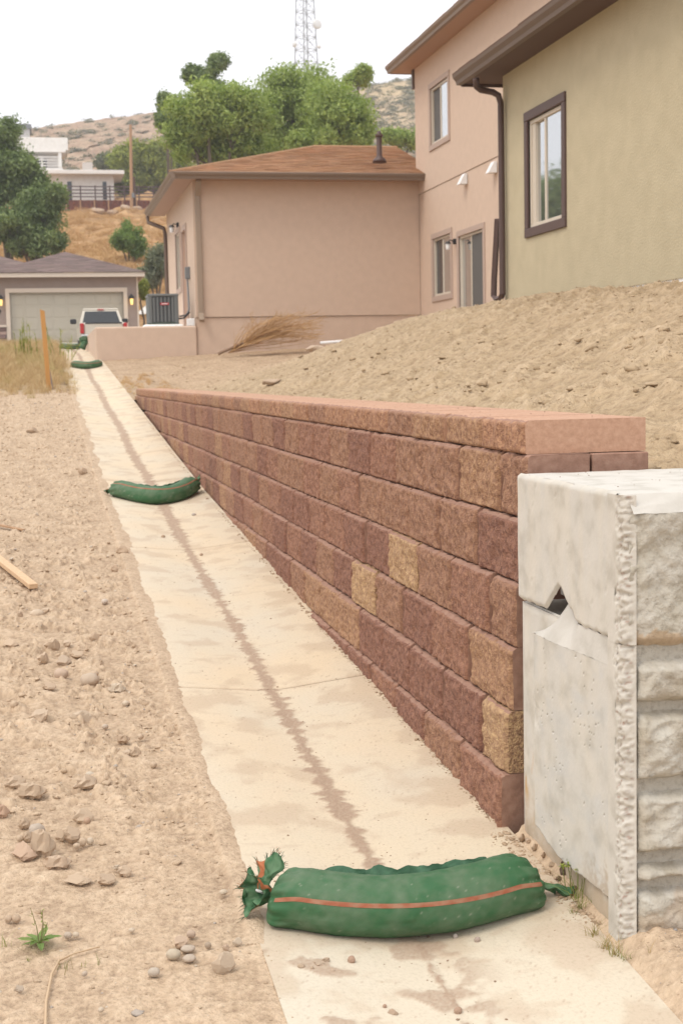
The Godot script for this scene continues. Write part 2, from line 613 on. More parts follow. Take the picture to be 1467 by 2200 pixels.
var slope_dark := Color(0.315, 0.225, 0.135)
var slope_mid := Color(0.445, 0.328, 0.205)
var slope_light := Color(0.545, 0.415, 0.278)
func slope(x: float, dist: float) -> void:
	var y0 := land(x, dist)
	var near := 1.0 - sm(14.0, 30.0, dist)
	# furrows left by the machine run slantwise down the slope
	var q := x * 0.55 + dist * 0.83
	var s := x * 0.83 - dist * 0.55
	var a := na.get_noise_2d(x * 1.1, dist * 1.1)
	var st := na.get_noise_2d(q * 1.0, s * 4.5)
	var c1 := nc.get_noise_2d(x * 0.5 + 7.0, dist * 0.5)
	var f := nd.get_noise_2d(x * 0.6, dist * 0.6)
	var cell := nr.get_noise_2d(x * 0.36 + c1 * 0.06, dist * 0.36 + f * 0.02)
	var clod := maxf(0.0, -cell - 0.3) * sm(-0.1, 0.3, st + c1 * 0.4)
	var on := sm(1.75, 2.1, x)
	if dist > 21.5:
		on = sm(1.42, 1.9, x)
	_y = y0 + on * ((a * 0.06 + st * 0.032) * (0.35 + 0.65 * near) + c1 * 0.008 * (0.4 + near) + (nc.get_noise_2d(x * 2.1, dist * 2.1) * 0.016 + nd.get_noise_2d(x * 0.9, dist * 0.9) * 0.016) * (0.12 + 1.0 * sm(-0.1, 0.4, st + a * 0.6)) + clod * 0.02 * near) - 0.03
	var t := 0.5 + 0.25 * a + 0.3 * st + 0.3 * c1 + 0.15 * f
	t = clampf(t, 0.0, 1.0)
	_c = slope_dark.lerp(slope_mid, t * 2.0) if t < 0.5 else slope_mid.lerp(slope_light, t * 2.0 - 1.0)
	var far := sm(19.0, 27.0, dist + a * 3.0)
	_c = _c.lerp(mix3(clampf(0.5 + 0.4 * a + 0.3 * c1, 0.0, 1.0)).lerp(Color(0.48, 0.33, 0.2), 0.35), far)

func terrain(x: float, dist: float) -> void:
	_y = land(x, dist)
	var n := na.get_noise_2d(x * 0.12, dist * 0.12)
	var m := na.get_noise_2d(x * 0.35 + 9.0, dist * 0.35)
	if dist < 64.0:
		if dist > 2.2 and dist < 36.0 and x > -1.45 and x < 11.0:
			_y = minf(_y, yp(dist)) - 0.16
		elif x > 0.2 and x < 1.75:
			_y -= 0.12
		if dist > 33.0 and x > 1.6 and x < 12.0 and dist < 45.0:
			_y = minf(_y, 2.6)
		_c = mix3(clampf(0.5 + 0.5 * n, 0, 1)).lerp(Color(0.46, 0.37, 0.22), 0.3)
		return
	_y += m * (0.32 - 0.2 * sm(150.0, 200.0, dist)) * sm(70.0, 120.0, dist) + na.get_noise_2d(x * 1.1, dist * 1.1) * 0.05
	# dry straw-coloured grass low on the slope, reddish bare earth higher up
	var low := Color(0.40, 0.225, 0.105).lerp(Color(0.52, 0.335, 0.165), clampf(0.5 + n + m * 0.5, 0, 1))
	var high := Color(0.32, 0.205, 0.138).lerp(Color(0.43, 0.31, 0.212), clampf(0.5 + 1.2 * n + 0.5 * m, 0, 1))
	_c = low.lerp(high, sm(150.0, 230.0, dist + n * 30.0))
	var right := sm(35.0, 70.0, x)
	_c = _c.lerp(Color(0.43, 0.31, 0.21).lerp(Color(0.52, 0.40, 0.25), clampf(0.5 + m, 0, 1)), right * sm(180.0, 260.0, dist))
	if dist > 300.0:
		_c = _c.lerp(Color(0.50, 0.38, 0.21), 0.5 * right)

func ground() -> void:
	structure("ground", field(steps(-1.4, 0.66, 0.0075), rising(2.3, 24.0, 0.0029), near_dirt), M.dirt, "bare clodded dirt along the open side of the path")
	structure("gravel_ground", field(steps(1.34, 3.2, 0.010), rising(2.2, 4.11, 0.0034), near_right), M.dirt, "pale sandy ground in front of the concrete blocks")
	structure("dirt_slope", field(steps(1.58, 11.2, 0.021), rising(4.13, 34.0, 0.0037), slope), M.slope_dirt, "bulldozed tan dirt slope rising from the block wall to the houses")
	structure("bank", field(steps(1.39, 1.60, 0.03), rising(22.0, 34.0, 0.0042), slope), M.slope_dirt, "low dirt bank between the path and the yard past the wall end")
	var xs := PackedFloat32Array([-260, -180, -130, -95, -70, -55, -45, -36, -30, -25, -21, -18, -15, -12.5, -10, -8, -6.5, -5, -4, -3, -2.2, -1.5, -1.42, -0.9, -0.4, 0.1, 0.3, 0.45, 0.98, 1.5, 1.7, 2.2])
	var x := 3.2
	while x < 120.0:
		xs.append(x)
		x += 1.1 if x < 45.0 else 2.2
	xs.append_array(PackedFloat32Array([135, 160, 200, 260, 330]))
	var ds := PackedFloat32Array([-120, -60, -30, -14, -6, -2, 0.5, 2.1, 2.25, 5, 9, 14, 20, 25, 30, 33, 35, 36.2, 38, 41, 45, 50, 55, 60, 63.9])
	var d := 66.0
	while d < 352.0:
		ds.append(d)
		d += 1.2 if d < 170.0 else 2.0
	ds.append_array(PackedFloat32Array([365, 390, 420, 480, 600]))
	structure("terrain", field(xs, ds, terrain), M.far_land, "dry hillside of straw grass and bare earth under the ridge")

# ---------------------------------------------------------------- the concrete path
var conc_clean := Color(0.585, 0.525, 0.43)
var conc_dust := Color(0.645, 0.52, 0.37)
var silt := Color(0.375, 0.265, 0.19)
func path_at(x: float, dist: float) -> void:
	var u := x - path_center(dist)
	var a := na.get_noise_2d(x * 1.3 + 20.0, dist * 0.9)
	var wid := 0.028 + 0.020 * na.get_noise_2d(3.0, dist * 1.6) + 0.018 * sm(7.0, 13.0, dist)
	# smears of silt reach sideways out of the low line
	var smear := na.get_noise_2d(x * 2.5, dist * 14.0) * 0.035 + nc.get_noise_2d(x * 0.6, dist * 1.6) * 0.022
	var m := sm(-0.010, 0.010, maxf(wid + smear, 0.010) - absf(u))
	var gr := nd.get_noise_2d(x * 1.6, dist * 1.6)
	if dist < 3.75:
		# below the bag only a thin trail and tan patches of washed-out silt
		m = sm(-0.002, 0.008, 0.013 + smear * 0.5 - absf(u + 0.01)) * sm(-0.6, -0.1, na.get_noise_2d(x * 9.0, dist * 9.0))
		m = maxf(m, 0.8 * sm(0.16, 0.30, na.get_noise_2d(x * 3.2 + 11.0, dist * 4.2 + 3.0)) * sm(1.12, 0.95, x))
	# grime and blown soil beside the wall and along the open edge
	var edge := sm(0.08, 0.42, na.get_noise_2d(x * 3.0 + 60.0, dist * 2.6) + 0.30 * sm(1.16, 1.37, x) + 0.26 * sm(PL + 0.13, PL, x)) * 0.5
	var smudge := sm(0.30, 0.6, na.get_noise_2d(x * 4.0 - 30.0, dist * 11.0)) * 0.35
	var dusty := clampf(0.62 + 0.6 * a, 0.0, 1.0) * (0.35 + 0.65 * sm(3.3, 3.9, dist))
	_c = conc_clean.lerp(conc_dust, dusty)
	_c = _c.lerp(silt.lerp(conc_dust, 0.35), maxf(edge, smudge))
	_c = _c.lerp(silt, clampf(m * (0.92 + 0.3 * gr), 0.0, 1.0))
	if gr > 0.62 and na.get_noise_2d(x * 7.0, dist * 7.0) > 0.0:
		_c = _c.lerp(silt, 0.5)
	_y = path_y(x, dist) + m * (0.0035 + 0.0018 * gr) + edge * 0.0015 + nc.get_noise_2d(x * 0.3, dist * 0.3) * 0.0012

func path() -> void:
	var p := Node3D.new()
	p.name = "path"
	add_child(p)
	tag(p, "pale concrete drainage path with a silted low line beside the block wall", "", "", "structure")
	var a := -1.2
	var n := 0
	while a < 47.0:
		var b := a + 3.65
		var lo := a + 0.004
		var hi := b - 0.004
		var ds: PackedFloat32Array
		var xs: PackedFloat32Array
		if b < 2.6:
			ds = steps(lo, hi, 0.05)
			xs = steps(PL, PR, 0.03)
		else:
			ds = rising(maxf(lo, 1.0), hi, 0.0026 if n < 4 else 0.004)
			xs = steps(PL, PR, 0.0065 if n < 2 else (0.010 if n < 4 else 0.022))
		var xe := PackedFloat32Array([PL, PL])
		xe.append_array(xs)
		xe.append_array(PackedFloat32Array([PR, PR]))
		var de := PackedFloat32Array([ds[0], ds[0]])
		de.append_array(ds)
		de.append_array(PackedFloat32Array([ds[-1], ds[-1]]))
		var cnt := [0]
		var w := xe.size()
		var h := de.size()
		var f := func(x: float, d: float) -> void:
			var i: int = cnt[0] % w
			var j: int = cnt[0] / w
			cnt[0] += 1
			path_at(x, d)
			# rounded tooled edges at the joints, then the sides of the slab
			var e := minf(d - ds[0], ds[-1] - d)
			if e < 0.014:
				_y -= 0.005 * (1.0 - e / 0.014)
				_c = _c.lerp(silt, 0.35)
			if i == 0 or j == 0 or i == w - 1 or j == h - 1:
				_y -= 0.10
		var o := MeshInstance3D.new()
		o.name = "slab"
		o.mesh = field(xe, de, f)
		o.material_override = M.path_concrete
		p.add_child(o, true)
		a = b
		n += 1

# ---------------------------------------------------------------- houses
# an upright wall with rectangular openings; axis 0: the wall lies in a plane of constant x, u runs along z; axis 2: constant z, u runs along x
func wall(axis: int, at: float, thick: float, u0: float, u1: float, y0: float, y1: float, openings := []) -> ArrayMesh:
	var mb := MB.new()
	var us := [u0, u1]
	var ys := [y0, y1]
	for o in openings:
		us.append(o[0]); us.append(o[1]); ys.append(o[2]); ys.append(o[3])
	us.sort()
	ys.sort()
	for a in us.size() - 1:
		for b in ys.size() - 1:
			if us[a + 1] - us[a] < 0.0005 or ys[b + 1] - ys[b] < 0.0005:
				continue
			var cu: float = (us[a] + us[a + 1]) * 0.5
			var cy: float = (ys[b] + ys[b + 1]) * 0.5
			var hole := false
			for o in openings:
				if cu > o[0] and cu < o[1] and cy > o[2] and cy < o[3]:
					hole = true
			if hole:
				continue
			if axis == 0:
				mb.span(Vector3(at, ys[b], us[a]), Vector3(at + thick, ys[b + 1], us[a + 1]))
			else:
				mb.span(Vector3(us[a], ys[b], at), Vector3(us[a + 1], ys[b + 1], at + thick))
	return mb.mesh()

func bx(a: Vector3, b: Vector3, bev := 0.0) -> ArrayMesh:
	var mb := MB.new()
	mb.span(a, b, bev)
	return mb.mesh()

func P(axis: int, u: float, y: float, w: float) -> Vector3:
	return Vector3(w, y, u) if axis == 0 else Vector3(u, y, w)

# a sliding window set in an opening; s = which way is outside along the axis; tw = width of the trim round it
func window(parent: Node3D, axis: int, at: float, s: float, u0: float, u1: float, y0: float, y1: float, tw: float, trim: Material, split: float, panes: Array, called := "window") -> Node3D:
	var t := MeshInstance3D.new()
	t.name = called
	var mb := MB.new()
	var out := at + s * 0.03
	var ins := at - s * 0.04
	# trim boards round the opening, butted
	mb.span(P(axis, u0 - tw, y1, ins), P(axis, u1 + tw, y1 + tw, out), 0.006)
	if called == "window":
		mb.span(P(axis, u0 - tw, y0 - tw, ins), P(axis, u1 + tw, y0, out), 0.006)
	mb.span(P(axis, u0 - tw, y0, ins), P(axis, u0, y1, out - s * 0.003), 0.006)
	mb.span(P(axis, u1, y0, ins), P(axis, u1 + tw, y1, out - s * 0.003), 0.006)
	t.mesh = mb.mesh()
	t.material_override = trim
	parent.add_child(t, true)
	t.position = -base_of(parent)
	var base := t.position
	var fr := MB.new()
	var w := 0.05
	var o2 := at - s * 0.015
	var i2 := at - s * 0.11
	fr.span(P(axis, u0, y0, i2), P(axis, u1, y0 + w, o2), 0.005)
	fr.span(P(axis, u0, y1 - w, i2), P(axis, u1, y1, o2), 0.005)
	fr.span(P(axis, u0, y0 + w, i2), P(axis, u0 + w, y1 - w, o2), 0.005)
	fr.span(P(axis, u1 - w, y0 + w, i2), P(axis, u1, y1 - w, o2), 0.005)
	var um := lerpf(u0, u1, split)
	fr.span(P(axis, um - 0.022, y0 + w, i2), P(axis, um + 0.022, y1 - w, o2 - s * 0.01), 0.004)
	var f := MeshInstance3D.new()
	f.name = "frame"
	f.mesh = fr.mesh()
	f.material_override = M.vinyl_almond
	t.add_child(f, true)
	f.position = Vector3.ZERO
	# sash rails and panes
	var k := 0
	for pr in [[u0 + w, um - 0.022, 0.065], [um + 0.022, u1 - w, 0.04]]:
		var d0: float = at - s * float(pr[2])
		var pm := MB.new()
		pm.span(P(axis, pr[0], y0 + w, d0), P(axis, pr[1], y1 - w, d0 - s * 0.006))
		var q := MeshInstance3D.new()
		q.name = "pane"
		q.mesh = pm.mesh()
		q.material_override = panes[k]
		t.add_child(q, true)
		k += 1
	return t

# courses of overlapping shingles between an eave and the edge above it
func shingles(mb: MB, el: Vector3, er: Vector3, tr: Vector3, tl: Vector3, expo: float, tab: float, c: Color) -> void:
	var nrm := (er - el).cross(tl - el).normalized()
	if nrm.y < 0.0:
		nrm = -nrm
	var rows := maxi(2, int((tl - el).length() / expo))
	var th := expo * 0.09
	for r in rows:
		var t0 := float(r) / rows
		var t1 := float(r + 1) / rows
		var a0 := el.lerp(tl, t0); var b0 := er.lerp(tr, t0)
		var a1 := el.lerp(tl, t1); var b1 := er.lerp(tr, t1)
		var n := maxi(1, int(a0.distance_to(b0) / tab))
		for k in n:
			var j := (0.5 if r % 2 else 0.0)
			var s0 := clampf((k + j - 0.5) / n, 0.0, 1.0)
			var s1 := clampf((k + j + 0.5) / n, 0.0, 1.0) if k < n - 1 else 1.0
			if s1 - s0 < 0.001:
				continue
			var v := rng.randf_range(0.78, 1.16)
			mb.paint(Color(c.r * v, c.g * v * rng.randf_range(0.97, 1.03), c.b * v))
			var lift := nrm * (th * rng.randf_range(0.8, 1.2))
			var p := a0.lerp(b0, s0) + lift
			var q := a0.lerp(b0, s1) + lift
			mb.outquad(p, q, a1.lerp(b1, s1), a1.lerp(b1, s0), (p + q) * 0.5 - nrm * 5.0)
			mb.outquad(a0.lerp(b0, s0), a0.lerp(b0, s1), q, p, a0 + (tl - el) * 3.0)

func shingle_part(parent: Node3D, faces: Array, expo: float, tab: float, c: Color, called := "shingles") -> void:
	var mb := MB.new()
	for f in faces:
		shingles(mb, f[0], f[1], f[2], f[3], expo, tab, c)
	var o := part(parent, called, mb.mesh(), M.shingle)
	o.set_meta("kind", "stuff")

func pipe(parent: Node3D, called: String, ps: Array, r: float, m: Material, sides := 10) -> MeshInstance3D:
	var mb := MB.new()
	var rs := []
	for p in ps:
		rs.append(r)
	mb.tube(ps, rs, sides)
	return part(parent, called, mb.mesh(sides > 5), m)

func gutter_profile(a: Vector3, b: Vector3, out: Vector3, h: float) -> ArrayMesh:   # fascia gutter with a rolled lip, from a to b (bottom inner edge)
	var mb := MB.new()
	var pr := [[0.0, 0.0], [0.075, 0.0], [0.085, h * 0.35], [0.125, h * 0.7], [0.135, h], [0.115, h + 0.012], [0.0, h + 0.012]]
	var n := pr.size()
	var ce := (a + b) * 0.5 + out * 0.05 + Vector3.UP * h * 0.5
	for k in n:
		var p: Array = pr[k]
		var q: Array = pr[(k + 1) % n]
		var o1 := out * float(p[0]) + Vector3.UP * float(p[1])
		var o2 := out * float(q[0]) + Vector3.UP * float(q[1])
		mb.outquad(a + o1, b + o1, b + o2, a + o2, ce)
	for e in [a, b]:
		for k in range(1, n - 1):
			mb.outtri(e + out * float(pr[0][0]), e + out * float(pr[k][0]) + Vector3.UP * float(pr[k][1]), e + out * float(pr[k + 1][0]) + Vector3.UP * float(pr[k + 1][1]), ce)
	return mb.mesh()

func wall_lamp(parent: Node3D, p: Vector3, out: Vector3, s: float) -> void:
	var mb := MB.new()
	mb.box(p + out * 0.02 * s, Vector3(0.09, 0.14, 0.09) * s, 0.008)
	mb.tube([p + out * 0.04 * s, p + (out * 0.14 + Vector3.UP * 0.04) * s, p + (out * 0.2 - Vector3.UP * 0.02) * s], [0.015 * s, 0.015 * s, 0.015 * s], 6)
	mb.tube([p + (out * 0.2 + Vector3.UP * 0.0) * s, p + (out * 0.2 - Vector3.UP * 0.06) * s], [0.05 * s, 0.085 * s], 8)
	var o := part(parent, "wall_lamp", mb.mesh(), M.black_metal)
	var sh := MB.new()
	sh.tube([p + (out * 0.2 - Vector3.UP * 0.06) * s, p + (out * 0.2 - Vector3.UP * 0.2) * s], [0.065 * s, 0.055 * s], 8)
	var g := MeshInstance3D.new()
	g.name = "lamp_shade"
	g.mesh = sh.mesh(true)
	g.material_override = M.white_plastic
	o.add_child(g, true)

func houses() -> void:
	tan_house()
	olive_house()
	garage_house()

func tan_house() -> void:
	var h := thing("stucco_house", "tan stucco house with a brown shingle wing and a two-storey block", "house", Vector3(3.58, 2.2, -33.0))
	# --- the single-storey wing
	part(h, "wing_wall", wall(2, -33.0, -0.2, 3.58, 8.915, 3.07, 6.16), M.stucco_tan)
	part(h, "foundation_wall", wall(2, -33.03, -0.17, 3.6, 8.9, 2.0, 3.055), M.stucco_tan)
	var dz0 := -35.55
	var dz1 := -34.65
	part(h, "side_wall", wall(0, 3.58, 0.2, -39.7, -33.2, 2.4, 6.16, [[-37.25, -36.15, 3.95, 5.35], [dz0, dz1, 2.96, 5.25]]), M.stucco_tan)
	part(h, "back_wall", wall(2, -39.7, 0.2, 3.78, 10.0, 2.4, 6.16), M.stucco_tan)
	window(h, 0, 3.58, -1.0, -37.25, -36.15, 3.95, 5.35, 0.12, M.trim_taupe, 0.5, [M.screen, M.glass])
	var door := part(h, "door", bx(Vector3(3.66, 2.96, dz0), Vector3(3.71, 5.25, dz1)), M.door_red, "rusty red side door")
	var dt := MB.new()
	dt.span(Vector3(3.55, 5.25, dz0 - 0.12), Vector3(3.60, 5.38, dz1 + 0.12))
	dt.span(Vector3(3.55, 2.96, dz0 - 0.12), Vector3(3.60, 5.25, dz0))
	dt.span(Vector3(3.55, 2.96, dz1), Vector3(3.60, 5.25, dz1 + 0.12))
	part(h, "door_trim", dt.mesh(), M.trim_taupe)
	wall_lamp(h, Vector3(3.58, 5.52, -36.4), Vector3.LEFT, 0.9)
	# eaves: soffit boards, gutters
	part(h, "soffit", bx(Vector3(3.10, 6.16, -33.0), Vector3(8.9, 6.175, -32.5)), M.soffit_tan)
	part(h, "soffit", bx(Vector3(3.10, 6.161, -40.2), Vector3(3.58, 6.176, -33.0)), M.soffit_tan)
	part(h, "gutter", gutter_profile(Vector3(3.10, 6.13, -32.5), Vector3(8.92, 6.13, -32.5), Vector3(0, 0, 1), 0.14), M.fascia_tan)
	part(h, "gutter", gutter_profile(Vector3(3.14, 6.128, -40.2), Vector3(3.14, 6.128, -32.38), Vector3(-1, 0, 0), 0.14), M.fascia_tan)
	var el := Vector3(3.03, 6.285, -32.42)
	var er := Vector3(9.3, 6.285, -32.42)
	var rl := Vector3(7.1, 7.52, -36.5)
	var rr := Vector3(12.5, 7.52, -36.5)
	var bl := Vector3(3.03, 6.285, -40.55)
	var br := Vector3(9.3, 6.285, -40.55)
	rng.seed = 101
	shingle_part(h, [[el, er, Vector3(9.3, 7.52, -36.5), rl], [bl, el, rl + Vector3(0, 0, 0.01), rl], [br, bl, rl, Vector3(9.3, 7.52, -36.5)]], 0.14, 0.3, Color(0.42, 0.25, 0.148))
	var rcap := MB.new()
	rcap.tube([rl, Vector3(9.3, 7.52, -36.5)], [0.04, 0.04], 6)
	rcap.tube([el, rl], [0.035, 0.035], 6)
	part(h, "ridge_cap", rcap.mesh(), M.old_wood)
	# vent pipe through the roof
	var vz := -33.0
	while vz > -36.0 and onz(815.0, 345.0, vz).y < 6.285 + (-32.42 - vz) * 0.3027:
		vz -= 0.01
	var vp := onz(815.0, 345.0, vz)
	var vm := MB.new()
	vm.tube([vp - Vector3(0, 0.05, 0), vp + Vector3(0, 0.02, 0), vp + Vector3(0, 0.10, 0), vp + Vector3(0, 0.55, 0)], [0.17, 0.15, 0.065, 0.065], 12)
	vm.tube([vp + Vector3(0, 0.54, 0), vp + Vector3(0, 0.60, 0), vp + Vector3(0, 0.61, 0), vp + Vector3(0, 0.67, 0)], [0.09, 0.10, 0.055, 0.05], 12)
	part(h, "vent_pipe", vm.mesh(true), M.trim_brown)
	# downspouts: at the front corner and at the far end of the side wall
	var d1 := MB.new()
	d1.span(Vector3(3.63, 3.12, -33.0), Vector3(3.75, 5.85, -32.92), 0.01)
	d1.box(Vector3(3.69, 5.98, -32.76), Vector3(0.115, 0.09, 0.46), 0.01, Basis(Vector3.RIGHT, deg_to_rad(-38)))
	d1.box(Vector3(3.69, 3.06, -32.88), Vector3(0.118, 0.22, 0.09), 0.01, Basis(Vector3.RIGHT, deg_to_rad(-40)))
	part(h, "downspout", d1.mesh(), M.downspout_taupe)
	pipe(h, "downspout", [Vector3(3.08, 6.13, -40.0), Vector3(3.10, 5.97, -40.0), Vector3(3.50, 5.78, -39.75), Vector3(3.53, 5.6, -39.72), Vector3(3.53, 2.6, -39.72)], 0.055, M.fascia_brown, 6)
	# electrical disconnect and conduit
	part(h, "switch_box", bx(Vector3(3.47, 4.02, -34.22), Vector3(3.58, 4.30, -34.02), 0.01), M.grey_metal)
	pipe(h, "conduit", [Vector3(3.52, 4.03, -34.1), Vector3(3.53, 3.6, -34.05), Vector3(3.52, 3.28, -33.9), Vector3(3.42, 3.15, -33.7), Vector3(3.26, 3.12, -33.6)], 0.022, M.grey_metal, 8)
	# --- the two-storey block
	var w_up := [-31.82, -30.40, 6.82, 8.07]
	var w_lo := [-31.82, -30.40, 3.42, 4.72]
	var slider := [-29.78, -28.06, 2.55, 4.58]
	part(h, "upper_wall", wall(0, 8.91, 0.2, -33.2, -23.5, 5.875, 8.80, [w_up]), M.stucco_tan)
	part(h, "lower_wall", wall(0, 8.925, 0.185, -33.2, -23.5, 1.9, 5.865, [w_lo, slider]), M.stucco_tan)
	part(h, "far_wall", wall(2, -33.2, 0.2, 9.11, 17.0, 2.2, 8.80), M.stucco_tan)
	part(h, "near_wall", wall(2, -23.5, -0.2, 9.11, 17.0, 2.2, 8.80), M.stucco_tan)
	window(h, 0, 8.91, -1.0, w_up[0], w_up[1], w_up[2], w_up[3], 0.12, M.trim_taupe, 0.5, [M.screen, M.glass])
	window(h, 0, 8.925, -1.0, w_lo[0], w_lo[1], w_lo[2], w_lo[3], 0.12, M.trim_taupe, 0.48, [M.dark_glass, M.glass])
	window(h, 0, 8.925, -1.0, slider[0], slider[1], slider[2], slider[3], 0.12, M.trim_taupe, 0.46, [M.glass, M.screen], "sliding_door")
	wall_lamp(h, Vector3(8.91, 4.50, -30.0), Vector3.LEFT, 0.85)
	part(h, "soffit", bx(Vector3(8.42, 8.80, -33.72), Vector3(8.93, 8.815, -23.0)), M.soffit_tan)
	part(h, "soffit", bx(Vector3(8.93, 8.801, -33.72), Vector3(17.5, 8.816, -33.2)), M.soffit_tan)
	part(h, "gutter", gutter_profile(Vector3(8.46, 8.79, -33.72), Vector3(8.46, 8.79, -23.0), Vector3(-1, 0, 0), 0.15), M.fascia_tan)
	part(h, "fascia", bx(Vector3(8.46, 8.79, -33.75), Vector3(17.5, 8.94, -33.72)), M.fascia_brown)
	part(h, "downspout", bx(Vector3(8.86, 8.35, -33.3), Vector3(8.95, 8.80, -33.2)), M.fascia_brown)
	rng.seed = 102
	var q0 := Vector3(8.36, 8.95, -33.8)
	var q1 := Vector3(8.36, 8.95, -22.9)
	var q2 := Vector3(17.6, 8.95, -22.9)
	var q3 := Vector3(17.6, 8.95, -33.8)
	var t0 := Vector3(12.98, 10.5, -29.2)
	var t1 := Vector3(12.98, 10.5, -27.5)
	shingle_part(h, [[q0, q1, t1, t0], [q1, q2, t1, t1], [q2, q3, t0, t1], [q3, q0, t0, t0]], 0.3, 0.6, Color(0.36, 0.19, 0.09), "upper_shingles")
	# white exhaust hoods
	for q in [Vector2(1000, 386), Vector2(1063, 361)]:
		var p := onx(q.x, q.y, 8.91)
		var mb := MB.new()
		mb.prism([[0, -0.10], [0, 0.12], [0.05, 0.12], [0.17, -0.10]], p + Vector3(0, 0, -0.11), Vector3.LEFT, Vector3.UP, Vector3(0, 0, 0.22))
		part(h, "vent_hood", mb.mesh(), M.white_plastic)
	# white clean-out pipe stub
	var cp := onx(950, 690, 8.6)
	pipe(h, "pipe_stub", [cp - Vector3(0, 0.4, 0), cp + Vector3(0, 0.10, 0)], 0.05, M.white_plastic)

	# --- low stucco wall in line with the wing, and what stands behind it
	var lw := thing("garden_wall", "low tan stucco wall ending beside the concrete path", "wall", Vector3(1.3, 2.0, -33.0))
	var lm := MB.new()
	lm.span(Vector3(1.27, 1.8, -33.2), Vector3(3.585, 2.875, -32.97), 0.03)
	lm.span(Vector3(1.27, 1.8, -43.0), Vector3(1.47, 2.86, -33.2), 0.02)
	part(lw, "wall_face", lm.mesh(), M.stucco_tan)
	part(lw, "backfill", bx(Vector3(1.47, 2.0, -43.0), Vector3(3.58, 2.80, -33.2)), M.cast_concrete)
	var ac := thing("air_conditioner", "grey outdoor air conditioner on a pad behind the low stucco wall", "air conditioner", Vector3(2.86, 2.80, -33.75))
	part(ac, "pad", bx(Vector3(2.42, 2.80, -34.2), Vector3(3.30, 2.93, -33.3), 0.02), M.cast_concrete)
	var a0 := Vector3(2.52, 2.93, -34.08)
	var a1 := Vector3(3.22, 3.62, -33.38)
	mat("ac_shell", L(0.135, 0.145, 0.145), 0.55)
	for cx in [a0.x, a1.x]:
		for cz in [a0.z, a1.z]:
			var cm := MB.new()
			cm.box(Vector3(cx + (0.05 if cx == a0.x else -0.05), (a0.y + a1.y) * 0.5, cz + (0.05 if cz == a0.z else -0.05)), Vector3(0.10, a1.y - a0.y, 0.10), 0.02)
			part(ac, "corner_post", cm.mesh(), M.ac_shell)
	part(ac, "top_cover", bx(Vector3(a0.x - 0.01, a1.y - 0.05, a0.z - 0.01), Vector3(a1.x + 0.01, a1.y + 0.015, a1.z + 0.01), 0.02), M.ac_shell)
	part(ac, "base_pan", bx(Vector3(a0.x - 0.005, a0.y, a0.z - 0.005), Vector3(a1.x + 0.005, a0.y + 0.05, a1.z + 0.005), 0.015), mat("ac_base", L(0.05, 0.07, 0.05), 0.6))
	part(ac, "coil", bx(a0 + Vector3(0.03, 0.04, 0.03), a1 - Vector3(0.03, 0.04, 0.03)), mat("ac_coil", L(0.055, 0.06, 0.065), 0.6))
	var n := 6
	for k in n:
		var lx := lerpf(a0.x + 0.135, a1.x - 0.135, float(k) / (n - 1))
		part(ac, "louver", bx(Vector3(lx - 0.024, a0.y + 0.06, a1.z - 0.03), Vector3(lx + 0.024, a1.y - 0.06, a1.z - 0.008), 0.006), M.ac_shell)
		part(ac, "louver", bx(Vector3(a0.x + 0.008, a0.y + 0.06, a0.z + 0.11 + k * 0.1), Vector3(a0.x + 0.03, a1.y - 0.06, a0.z + 0.155 + k * 0.1), 0.006), M.ac_shell)
	var badge := part(ac, "badge", bx(Vector3(2.80, 3.375, a1.z - 0.004), Vector3(3.00, 3.43, a1.z + 0.008), 0.006), mat("badge_red", L(0.42, 0.02, 0.03), 0.4))
	var strip := MB.new()
	strip.span(Vector3(2.83, 3.395, a1.z + 0.008), Vector3(2.97, 3.412, a1.z + 0.011))
	var so := MeshInstance3D.new()
	so.name = "lettering"
	so.mesh = strip.mesh()
	so.material_override = M.white_plastic
	badge.add_child(so, true)
	pipe(ac, "refrigerant_line", [Vector3(3.2, 3.06, -33.6), Vector3(3.36, 3.08, -33.6), Vector3(3.50, 3.22, -33.62)], 0.02, M.black_metal, 8)
	solo("junction_box", bx(Vector3(-0.06, 0, -0.06), Vector3(0.12, 0.17, 0.06), 0.015), M.white_plastic, "small white plastic box at the foot of the corner downspout", "box", Vector3(3.43, 2.875, -33.1))

